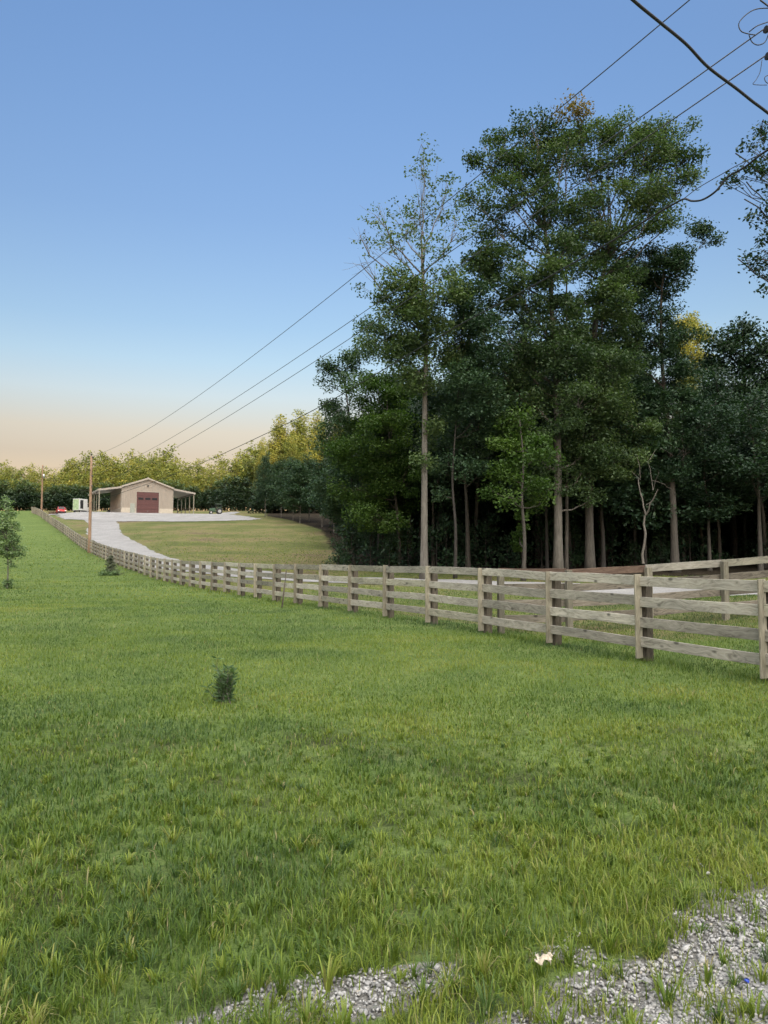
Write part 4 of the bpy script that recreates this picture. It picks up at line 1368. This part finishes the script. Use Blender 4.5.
# thicket trees closing the view at the back of the woods
ssrc = finish(bush(303, 8.5, 3.2, 12, .48, 44, 3.2, .65, .35), (0, 0, 0), 'dense dark thicket tree closing the view deep in the woods', M['leaf_shade'], M['bark_dark'], 'thicket_tree', 'thicket trees at the back of the woods', 'tree')
b0 = True
for row, (yy, nn) in enumerate(((84, 30), (96, 33), (110, 36))):
    for i in range(nn):
        px = 350 + 680 * (i + rng.uniform(.2, .8)) / nn
        y = yy + rng.uniform(-3, 3); x = (px - 384) / F * y
        if x < float(forest_edge(y)) + 4: continue
        z = gz(x, y); s_ = rng.uniform(.85, 1.25)
        if b0:
            ssrc.location = (x, y, z); ssrc.scale = (s_, s_, s_); b0 = False
        else:
            copy_tree(ssrc, (x, y, z), rng.uniform(0, 6.28), s_, s_ * rng.uniform(.9, 1.2))

# near tree overhanging from the right: its left fringe shows
def right_tree():
    t = Tree(55)
    o = Vector((11.8, 15.0, gz(11.8, 15.0)))
    Y = 14.2
    pts = [(0, 0, -.3), (-.1, 0, 2), (-.2, -.1, 4.2), (-.3, 0, 6.5), (-.4, .1, 9), (-.3, 0, 11.5), (-.2, 0, 13.5)]
    p, rad = t.trunk(pts, .22, .04)
    for cx, cy, rx, rz_, de in [(762, 138, 10, 14, 14), (748, 150, 10, 6, 10), (765, 168, 16, 12, 16), (742, 176, 18, 9, 16), (720, 181, 14, 6, 14), (772, 200, 18, 14, 16), (760, 215, 12, 16, 12), (772, 245, 16, 16, 14), (758, 258, 16, 10, 18), (742, 262, 10, 5, 14), (766, 280, 10, 16, 14), (800, 180, 30, 30, 12), (800, 250, 30, 30, 12), (830, 120, 40, 40, 8)]:
        c = at(cx, cy, Y) - o; k = Y / F
        t.lobe(p, rad, c, (rx * k, max(rx, 14) * k, rz_ * k), de / (k * 14) * 2.1, 26, .085, .11, .35, 0.05, .018)
    for i in range(14):
        a = i * 2.4; f = i / 14
        t.lobe(p, rad, (3.0 * math.cos(a) * (1 - f * .5) + 1.2, 3.0 * math.sin(a) * (1 - f * .5), 5.2 + 8.5 * f), (1.5, 1.5, 1.1), 9, 40, .13, .3, .35)
    finish(t, o, 'near tree whose thin leafy branches reach in at the right edge of the sky', M['leaf_shade'], M['bark'])


right_tree()

# sapling on the lawn at the far left
def sapling():
    t = Tree(66)
    Y = 39.5; o = at(7, 586, Y); o.z = gz(o.x, o.y); k = Y / F
    p, rad = t.trunk([(0, 0, -.1), tuple(at(8, 570, Y) - o), tuple(at(7, 545, Y) - o), tuple(at(6, 520, Y) - o), tuple(at(6, 500, Y) - o)], .045, .012, 7)
    for cx, cy, rx, rz_ in [(5, 503, 5, 6), (8, 513, 8, 7), (2, 520, 10, 8), (11, 528, 9, 7), (4, 535, 11, 8), (14, 541, 9, 7), (8, 548, 12, 7), (19, 550, 8, 5), (1, 552, 10, 7), (16, 556, 8, 4), (11, 564, 6, 3), (-8, 535, 10, 10), (-6, 520, 8, 9), (-9, 550, 10, 8)]:
        c = at(cx, cy, Y) - o; c.y = t.r.normal(0, .2)
        t.lobe(p, rad, c, (rx * k, (rx + rz_) / 2 * k, rz_ * k), 150, 15, .13, .10, .85)
    for i in range(26):
        a = t.r.uniform(0, 6.28); rr = abs(t.r.normal(0, .22))
        t.limb((0, 0, 0), (rr * math.cos(a), rr * math.sin(a), t.r.uniform(.15, .55)), .008, .004, .02, .05, 3, 3)
        t.leaves((rr * math.cos(a), rr * math.sin(a), t.r.uniform(.08, .5)), 12, .09, .11, .5)
    finish(t, o, 'young green sapling standing alone on the lawn at the left edge', M['leaf_sapling'], M['bark_pale'], 'sapling', None, 'sapling')


sapling()


def small_conifer(seed, px, py, Y, h, r, leaf, label, name, cat, n=900, size=.06, droop=.2, tint=.4, wild=0):
    t = Tree(seed); o = at(px, py, Y); o.z = gz(o.x, o.y)
    t.limb((0, 0, -.05), (.02, 0, h), .012 + h * .012, .005, 0, .03, 6, 6)
    for i in range(int(28 + wild)):
        f = (i + .5) / 28 if i < 28 else t.r.random()
        a = i * 2.4; z = h * (.04 + .9 * f); rr = r * (1 - f) ** .75 * t.r.uniform(.35, 1.3) + r * .12
        tip = (rr * math.cos(a), rr * math.sin(a), z + rr * (.35 - droop))
        t.limb((0, 0, z), tip, .006, .003, -.05, .06, 3, 4)
        for q in (.35, .6, .8, 1.0):
            t.leaves((tip[0] * q, tip[1] * q, z + (tip[2] - z) * q), int(n / 112), rr * .16 + .012, size, tint)
    finish(t, o, label, leaf, M['bark'], name, None, cat, aspect=.28)


def seedling():
    t = Tree(81); Y = 9.3; o = at(225, 698, Y); o.z = gz(o.x, o.y)
    for i in range(34):
        a = t.r.uniform(0, 6.28); lean_ = abs(t.r.normal(.05, .06)); hgt = t.r.uniform(.18, .42) if i else .52
        tip = np.array([lean_ * math.cos(a) - .02, lean_ * math.sin(a), hgt])
        q = t.limb((t.r.normal(0, .03), t.r.normal(0, .03), -.02), tip, .006, .0025, .05, .06, 5, 6)
        for k in range(1, 6):
            for m_ in range(int(5 if k < 4 else 6)):
                b_ = t.r.uniform(0, 6.28); L_ = t.r.uniform(.05, .10)
                e = q[k] + np.array([math.cos(b_) * L_, math.sin(b_) * L_, t.r.uniform(-.01, .07)])
                ctr = (q[k] + e) / 2; A = e - q[k]; S_ = np.linalg.norm(A); A = A / S_
                N = np.cross(A, t.r.normal(0, 1, 3)); N /= np.linalg.norm(N)
                t.L.append((ctr[None], np.array([S_]), N[None], A[None], np.clip(np.array([-.05 + .6 * q[k][2] / .5 * t.r.random() + t.r.normal(0, .1)]), 0, 1)))
    finish(t, o, 'small dark bushy seedling growing alone in the mown lawn', M['leaf_sapling'], M['dead_wood'], 'seedling', None, 'seedling', aspect=.24)


seedling()
small_conifer(82, 110.5, 575, 54.5, 1.45, .44, M['leaf_grey'], 'grey green pointed bush standing against the long fence', 'bush', 'bush', 2600, .12, 0, .8, 10)
# weeds round the foot of the bush
t = Tree(83); o = at(111, 574.5, 54); o.z = gz(o.x, o.y)
for i in range(60):
    t.leaves((t.r.normal(-.1, .32), t.r.normal(0, .25), abs(t.r.normal(0, .14))), 16, .09, .13, .5)
    t.limb((t.r.normal(0, .5), t.r.normal(0, .3), -.02), (t.r.normal(0, .6), t.r.normal(0, .3), t.r.uniform(.1, .35)), .006, .003, 0, .05, 3, 3)
finish(t, o, 'dark tuft of weeds around the grey green bush by the fence', M['leaf_sapling'], M['bark_dark'], 'weed_clump', None, 'weeds', crown='leaves')
# brush heap at the yard edge
t = Tree(84); o = at(53, 512.5, 164); o.z = gz(o.x, o.y)
for i in range(140):
    a = t.r.uniform(0, 6.28); rr = t.r.uniform(.1, 1.1)
    t.limb((rr * math.cos(a), .6 * rr * math.sin(a), .05), (t.r.normal(0, .6), t.r.normal(0, .4), t.r.uniform(.2, .85)), .03, .012, 0, .1, 4, 4)
o2 = link('brush_heap', t.w.mesh('brush_heap'), M['brush'], None, o)
tag(o2, 'low brown brush heap beside the red car', 'brush heap')


# ------------------------------------------------------------------ utility poles and wires
def utility_pole(x, y, h, label, r=.16, extras=()):
    z = gz(x, y)
    root = empty('utility_pole', (x, y, z)); tag(root, label, 'utility pole')
    n = 8
    b = MB(); b.tube([(-1.0 + (h + 1.0) * i / n, 0, 0) for i in range(n + 1)], [r * (1.12 - .42 * i / n) for i in range(n + 1)], 12)
    o = link('pole', b.mesh('pole'), M['pole_wood'], root); o.rotation_euler = (0, -math.pi / 2, 0)
    for zz in extras:
        b = MB(); b.tube([(0, 0, zz - .12), (0, 0, zz + .02)], .03, 8)
        b.cyl((.16, -.05, zz), (1, -.3, 0), .05, .16, 10); b.cyl((.22, -.07, zz), (1, -.3, 0), .075, .04, 12)
        b.cyl((.10, -.03, zz), (1, -.3, 0), .075, .03, 12)
        link('insulator', b.mesh('insulator'), M['ceramic'], root)
    return root


P1 = Vector((-32.15, 84.0, 0)); P1.z = gz(P1.x, P1.y)
h1 = at(90, 456, 84).z - P1.z
W1e = at(90, 457, 84); W2e = at(90, 476, 84); W3e = at(90, 486, 84); W4e = at(90, 503, 84)
up1 = utility_pole(P1.x, P1.y, h1, 'wooden utility pole nearest the barn, standing behind the long fence', .17, [W1e.z - P1.z - .05, W2e.z - P1.z, W3e.z - P1.z])
b = MB(); b.tube([(0, 0, h1), (0, 0, h1 + .25)], .04, 8); b.cyl((0, 0, h1 + .2), (0, 0, 1), .09, .12, 12)
link('insulator', b.mesh('insulator'), M['ceramic'], up1)
y2 = 157.0; x2 = at(41.5, 511, y2).x
z2 = gz(x2, y2); h2 = at(41, 465, y2).z - z2
up2 = utility_pole(x2, y2, h2, 'farther wooden utility pole at the top of the lawn by the fence end', .19, [h2 - .4])
b = MB(); b.tube([(.32, -.1, h2 - 2.7), (.32, -.1, h2 - 1.9)], .2, 12); b.cyl((.2, -.06, h2 - 2.2), (1, -.3, 0), .04, .25, 8)
link('transformer', b.mesh('transformer'), M['galv'], up2)

NP = Vector((6.55, 11.4, 0)); NP.z = gz(NP.x, NP.y)
n1 = Vector((6.5, 11.3, CAMZ + 10.12)); n2 = at(764, 29, 11.2); n3 = at(765, 56, 11.3); n4 = at(790, 137, 11.35); n5 = at(800, 137, 11.4)
upn = utility_pole(NP.x, NP.y, n1.z - NP.z + .3, 'near utility pole whose insulators and cable loops show at the top right corner', .17)
for q in (n2, n3):
    d = (Vector((NP.x, NP.y, q.z)) - q); d.z = 0; L = d.length; d.normalize()
    b = MB(); qq = q - Vector((NP.x, NP.y, NP.z))
    for i in range(4):
        b.cyl(qq + d * (.04 + .045 * i), d, .055 if i % 2 == 0 else .03, .03, 12)
    b.tube([qq + d * .2, qq + d * (L - .02)], .012, 6)
    link('insulator', b.mesh('insulator'), M['cable'], upn)


def loop(pts, r=.008):
    b = MB(); c = catmull3([tuple(p - Vector((NP.x, NP.y, NP.z))) for p in pts], 8)
    b.tube([tuple(a) for a in c], r, 6)
    link('jumper_loop', b.mesh('jumper_loop'), M['cable'], upn)


L3 = lambda px, py, d=0: at(px, py, 11.25 + d)
loop([L3(772, 8), L3(757, 9, .02), L3(747, 14), L3(739, 23), L3(741, 31), L3(749, 34), L3(756, 35)])
loop([L3(749, 35), L3(752, 42, .05), L3(758, 45), L3(765, 42), L3(769, 33)])
loop([L3(749, 32), L3(757, 26, -.05), L3(768, 22)])
loop([L3(762, 60), L3(760, 72), L3(756, 80), L3(753, 84), L3(759, 85), L3(767, 85)], .005)
loop([L3(772, 85), L3(766, 82), L3(765, 77), L3(772, 74)], .006)
loop([L3(760, 0), L3(768, 6), L3(778, 14)], .012)


def wire(name, a, c, sag, r, mat, label, n=40, mid=None):
    a = Vector(a); c = Vector(c)
    pts = [a + (c - a) * (i / n) + Vector((0, 0, -4 * sag * (i / n) * (1 - i / n))) for i in range(n + 1)]
    b = MB(); b.tube([tuple(p - a) for p in pts], r, 6)
    o = link(name, b.mesh(name), mat, None, a)
    tag(o, label, 'wire', 'overhead wires')
    return o


wire('power_line', n1, W1e, 1.35, .011, M['wire'], 'highest thin power line, running from the top edge to the pole by the barn')
wire('power_line', n2, W2e, 1.0, .010, M['wire'], 'second thin power line, starting at the upper of the two dead end insulators')
wire('power_line', n3, W3e, 1.0, .010, M['wire'], 'third thin power line, starting at the lower of the two dead end insulators')
wire('power_line', W1e, (x2, y2, z2 + h2 - .3), .7, .013, M['wire'], 'faint line between the two wooden poles')
wire('service_drop', (x2, y2, z2 + h2 - 2.2), (BX - 9.3 * bc, BY - 9.3 * bs, BZ + 4.3), .8, .012, M['wire'], 'faint sagging line from the farther pole down to the barn eave')


def cable(name, pts, r, label, mat='cable'):
    c = catmull3([tuple(p) for p in pts], 8); b = MB()
    a = Vector(c[0]); b.tube([tuple(Vector(q) - a) for q in c], r, 8)
    o = link(name, b.mesh(name), M[mat], None, a); tag(o, label, 'cable', 'overhead wires')


# lower communications cable with its drooping loop
def lerpY(px): return 11.35 + (84 - 11.35) * 0
W4pts = []
for px, py, Y in [(800, 137, 11.4), (768, 150, 11.75), (745, 167, 12.15), (728, 177, 12.45), (716, 191, 12.6), (703, 199.5, 12.8), (692, 201, 13.0), (684, 199, 13.15), (672, 205, 13.4), (653, 216, 13.8), (606, 244.5, 15.1), (528, 288.5, 18.0), (440, 336, 22.5), (323, 405, 32.5), (262, 435.5, 41.5), (205, 461.5, 53.5), (150, 483, 67), (90, 503, 84)]:
    W4pts.append(at(px, py, Y))
cable('communication_cable', W4pts, .017, 'heavy lower cable drooping through the right tree branches then down across the woods')
cable('messenger_wire', [at(790, 140, 11.5), at(740, 164, 12.2), at(722, 174, 12.5), at(698, 188, 12.95), at(684, 198.5, 13.15)], .007, 'thin straight wire above the droop of the heavy cable by the right tree', 'wire')
cable('service_cable', [n5, at(768, 113, 10.9), at(763.5, 109.5, 10.85), at(752, 101, 10.7), at(737, 89, 10.5), at(708, 67, 10.1), at(686, 44, 9.75), at(659.5, 22, 9.35), at(633, 0, 8.95), at(590, -40, 8.3), at(500, -130, 7.2), Vector((-2.5, 2, 7.4)), Vector((-8, -4, 7.6))], .020, 'thick black cable curving across the top right corner of the sky')

# ------------------------------------------------------------------ roadside stones and litter
def icosphere():
    import bmesh
    bm = bmesh.new(); bmesh.ops.create_icosphere(bm, subdivisions=1, radius=1)
    bm.verts.ensure_lookup_table()
    V_ = np.array([v.co[:] for v in bm.verts]); F_ = np.array([[v.index for v in f.verts] for f in bm.faces]); bm.free()
    return V_, F_


def stones(name, n, region, smin, smax, seed, pw_=2.2):
    r = np.random.default_rng(seed)
    IV, IF = icosphere()
    P = region(r, n); n = len(P)
    s_ = smin + (smax - smin) * r.random(n) ** pw_
    sc3 = s_[:, None] * r.uniform(.55, 1.15, (n, 3)); sc3[:, 2] *= .7
    Vv = IV[None] * (1 + r.uniform(-.26, .26, (n, len(IV), 1)))
    Vv = Vv * sc3[:, None, :]
    a = r.uniform(0, 6.28, n); ca_, sa_ = np.cos(a)[:, None], np.sin(a)[:, None]
    x = Vv[..., 0] * ca_ - Vv[..., 1] * sa_; y = Vv[..., 0] * sa_ + Vv[..., 1] * ca_
    z = Vv[..., 2] + x * r.normal(0, .25, (n, 1))
    zz = ground(P[:, 0], P[:, 1])[:, None] + s_[:, None] * .30 + .002
    V_ = np.stack([x + P[:, :1], y + P[:, 1:2], z + zz + .004], -1).reshape(-1, 3)
    F_ = (IF[None] + (np.arange(n) * len(IV))[:, None, None]).reshape(-1, 3)
    tint = np.repeat(np.clip(r.normal(.5, .24, n), 0, 1), len(IF))
    o = link(name, np_mesh(name, V_, [F_], {'tint': tint}), M['stones'])
    tag(o, kind='stuff')


def reg_shoulder(r, n):
    x = r.uniform(-1.6, 3.8, n * 5); y = r.uniform(2.2, 5.2, n * 5)
    s_ = shoulder(x, y) + r.normal(0, .12, len(x))
    k = s_ > .0
    return np.stack([x[k], y[k]], 1)[:n]


stones('gravel', 42000, reg_shoulder, .003, .0135, 1, 2.0)
stones('loose_stones', 380, reg_shoulder, .013, .025, 2, 1.5)

p = at(546, 968, 3.26)
b = MB(); r_ = random.Random(4); n_ = 9
gv = []
for i in range(n_):
    for j in range(6):
        u = i / (n_ - 1) - .5; v = j / 5 - .5
        gv.append((u * .068 + r_.uniform(-.004, .004), v * .034 + .012 * math.sin(u * 7) + r_.uniform(-.003, .003), .012 + .022 * abs(math.sin(u * 6 + v * 5)) + r_.uniform(0, .008)))
fs = [(i * 6 + j, i * 6 + j + 1, (i + 1) * 6 + j + 1, (i + 1) * 6 + j) for i in range(n_ - 1) for j in range(5)]
b.add(gv, fs, 0, True)
me = b.mesh('paper_scrap')
o = link('paper_scrap', me, M['paper'], None, (p.x, p.y, gz(p.x, p.y) + .075), (.45, -.2, -.5))
md = o.modifiers.new('solid', 'SOLIDIFY'); md.thickness = .002
tag(o, 'crumpled pale paper scrap lying in the grass near the roadside gravel', 'litter')
p = at(746, 970, 3.24)
b = MB(); b.tube([(0, 0, 0), (.004, .002, .006), (.006, .004, .012)], [.010, .011, .009], 10)
tag(link('bottle_cap', b.mesh('bottle_cap', .001), M['blue_plastic'], None, (p.x, p.y, gz(p.x, p.y) + .016)), 'tiny blue plastic cap lying on the roadside gravel', 'litter')


# ------------------------------------------------------------------ grass
MARG = 2.6


def grass(name, specs, seed):
    r = np.random.default_rng(seed)
    VV = []; QQ = []; TT = []; tq = []; tt = []; base = 0
    for (y0, y1, dens, hmin, hmax, wmin, wmax, segs) in specs:
        wd = .60
        area = wd * (y1 * y1 - y0 * y0)
        q0, q1 = y0 * .86, y1 * 1.14
        n = int((wd * (q1 * q1 - q0 * q0) + 2 * MARG * (q1 - q0)) * dens)
        hw_ = lambda v: wd * v + MARG
        y = r.uniform(q0, q1, n * 2); y = y[r.random(n * 2) < hw_(y) / hw_(q1)][:n]; n = len(y)
        x = r.uniform(-1, 1, n) * hw_(y)
        x = x + 0.0
        sh = shoulder(x, y)
        road_g = (x - .43) * .76 - (y - 2.86)
        keep = np.ones(n, bool)
        pk = np.where(sh > .25, .09, np.where(sh > -.1, .45, 1.0))
        pk = np.where(road_g > .55, .01, pk)
        tuft = (vnoise(x, y, 3.1, 80) > .70) & (road_g < .8)
        pk = np.where(tuft & (sh > -.1), .75, pk)
        clump = fbm(x, y, 5.0, 70, 2)
        bl = 1 - sstep(6, 13, y)
        pk = pk * (1 - bl + bl * np.clip(.28 + 1.75 * (clump - .25), .10, 1))
        pk = pk * (sstep(q0, y0 * 1.14, y) if y0 > 3 else 1) * (1 - sstep(y1 * .86, q1, y))
        keep &= r.random(n) < pk
        if y1 > 25:
            keep &= (drive_dist(x, y) > 3.0 + 2.0 * (1 - sstep(42, 52, y)))
            keep &= ~((x > forest_edge(y) - 1) & (y > 54))
        x = x[keep]; y = y[keep]; n = len(x)
        cl = fbm(x, y, 2.3, 72, 3)
        tall = np.clip(1 - (y - 2.8 - .5 * (x > 0) * x) / 2.6, 0, 1)
        fx_ = x - fence_x(y)
        edge = np.exp(-(fx_ / .22) ** 2)
        h = (hmin + (hmax - hmin) * r.random(n) ** 1.3) * (.65 + .8 * cl) * (1 + .30 * tall * np.clip(cl * 2 - .3, 0, 1.4)) * (1 + .9 * edge)
        # seed-coarse clumps of broad blue green blades
        broad = (vnoise(x, y, 1.7, 75) > .80) & (y < 6.0) & (r.random(n) < .5)
        w = r.uniform(wmin, wmax, n) * np.where(broad, 1.9, 1.0)
        z = ground(x, y) - .006
        a = r.uniform(0, 2 * math.pi, n); dx, dy = np.cos(a), np.sin(a)
        ln = h * r.uniform(.15, .95, n) * np.where(broad, 1.25, 1.0)
        b_ = a + r.normal(0, .5, n) + math.pi / 2
        wx, wy = np.cos(b_) * w / 2, np.sin(b_) * w / 2
        big = fbm(x, y, .22, 74, 3); med = fbm(x, y, .9, 76, 3)
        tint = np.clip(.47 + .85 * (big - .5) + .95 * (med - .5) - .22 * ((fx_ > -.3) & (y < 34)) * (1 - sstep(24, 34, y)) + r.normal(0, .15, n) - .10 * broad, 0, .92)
        dry = r.random(n) < .022 + .05 * (vnoise(x, y, 1.1, 78) > .72)
        tint = np.where(dry, r.uniform(.93, 1, n), tint)
        if segs == 2:
            m = h * .58; md_ = ln * .30
            v = np.empty((n, 5, 3))
            v[:, 0] = np.stack([x - wx, y - wy, z], 1); v[:, 1] = np.stack([x + wx, y + wy, z], 1)
            v[:, 2] = np.stack([x + dx * md_ + wx * .8, y + dy * md_ + wy * .8, z + m], 1); v[:, 3] = np.stack([x + dx * md_ - wx * .8, y + dy * md_ - wy * .8, z + m], 1)
            v[:, 4] = np.stack([x + dx * ln, y + dy * ln, z + h * np.clip(1.02 - .3 * ln / h, .5, 1)], 1)
            i = base + np.arange(n)[:, None] * 5
            QQ.append(i + np.array([[0, 1, 2, 3]])); tq.append(tint)
            TT.append(i + np.array([[3, 2, 4]])); tt.append(tint)
            VV.append(v.reshape(-1, 3)); base += n * 5
        else:
            v = np.empty((n, 3, 3))
            v[:, 0] = np.stack([x - wx, y - wy, z], 1); v[:, 1] = np.stack([x + wx, y + wy, z], 1)
            v[:, 2] = np.stack([x + dx * ln, y + dy * ln, z + h], 1)
            i = base + np.arange(n)[:, None] * 3
            TT.append(i + np.array([[0, 1, 2]])); tt.append(tint)
            VV.append(v.reshape(-1, 3)); base += n * 3
    # coarse tufts: many blades fanning out from one root
    nt_ = 5200
    ty = np.sqrt(r.uniform(2.5 ** 2, 10.5 ** 2, nt_)); tx = r.uniform(-1, 1, nt_) * (.6 * ty + 1.6)
    rg = (tx - .43) * .76 - (ty - 2.86)
    k = (r.random(nt_) < np.clip(1.15 - (ty - 2.6) / 5.0, .0, 1) * np.where(rg > -.25, .85, 1)) & (rg < .95)
    tx, ty = tx[k], ty[k]; nt_ = len(tx)
    nb = r.integers(14, 40, nt_); ii = np.repeat(np.arange(nt_), nb); n = len(ii)
    th = np.clip(r.normal(.078, .022, nt_), .045, .13) * np.clip(1.2 - (ty - 2.8) * .12, .45, 1.15)
    tw = r.uniform(.004, .0078, nt_); tc_ = np.clip(r.normal(.52, .22, nt_), .02, .93)
    a = r.uniform(0, 6.283, n); rad_ = np.abs(r.normal(0, .016, n))
    x = tx[ii] + np.cos(a) * rad_; y = ty[ii] + np.sin(a) * rad_; z = ground(x, y) - .006
    h = th[ii] * r.uniform(.6, 1.15, n); ln = h * np.clip(r.normal(.62, .3, n), .08, 1.35); dx, dy = np.cos(a), np.sin(a)
    w = tw[ii] * r.uniform(.7, 1.2, n); wx, wy = -dy * w / 2, dx * w / 2
    m1, m2 = .45, .80
    v = np.empty((n, 7, 3))
    for j, (fz, fl, fw) in enumerate(((0, 0, .8), (m1, .22, 1.0), (m2, .58, .75))):
        v[:, 2 * j] = np.stack([x + dx * ln * fl - wx * fw, y + dy * ln * fl - wy * fw, z + h * fz], 1)
        v[:, 2 * j + 1] = np.stack([x + dx * ln * fl + wx * fw, y + dy * ln * fl + wy * fw, z + h * fz], 1)
    v[:, 6] = np.stack([x + dx * ln, y + dy * ln, z + h * np.clip(1.08 - .38 * ln / h, .45, 1.05)], 1)
    i = base + np.arange(n)[:, None] * 7
    tint = np.clip(tc_[ii] + r.normal(0, .12, n), 0, .95)
    tint = np.where(r.random(n) < .04, .98, tint)
    QQ.append(i + np.array([[0, 1, 3, 2]])); tq.append(tint)
    QQ.append(i + np.array([[2, 3, 5, 4]])); tq.append(tint)
    TT.append(i + np.array([[4, 5, 6]])); tt.append(tint)
    VV.append(v.reshape(-1, 3)); base += n * 7
    faces = ([np.concatenate(QQ)] if QQ else []) + [np.concatenate(TT)]
    ti = np.concatenate(tq + tt)
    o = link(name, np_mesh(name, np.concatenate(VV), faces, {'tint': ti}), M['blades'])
    tag(o, kind='stuff')


grass('grass', [(2.3, 4.2, 5200, .045, .10, .0035, .0072, 2),
                (4.2, 6.5, 2800, .04, .09, .005, .010, 2),
                (6.5, 10, 1700, .035, .07, .006, .011, 2),
                (10, 17, 700, .035, .065, .009, .014, 1),
                (17, 30, 190, .04, .075, .012, .02, 1),
                (30, 60, 36, .05, .09, .025, .045, 1),
                (60, 110, 7, .06, .13, .05, .10, 1)], 3)
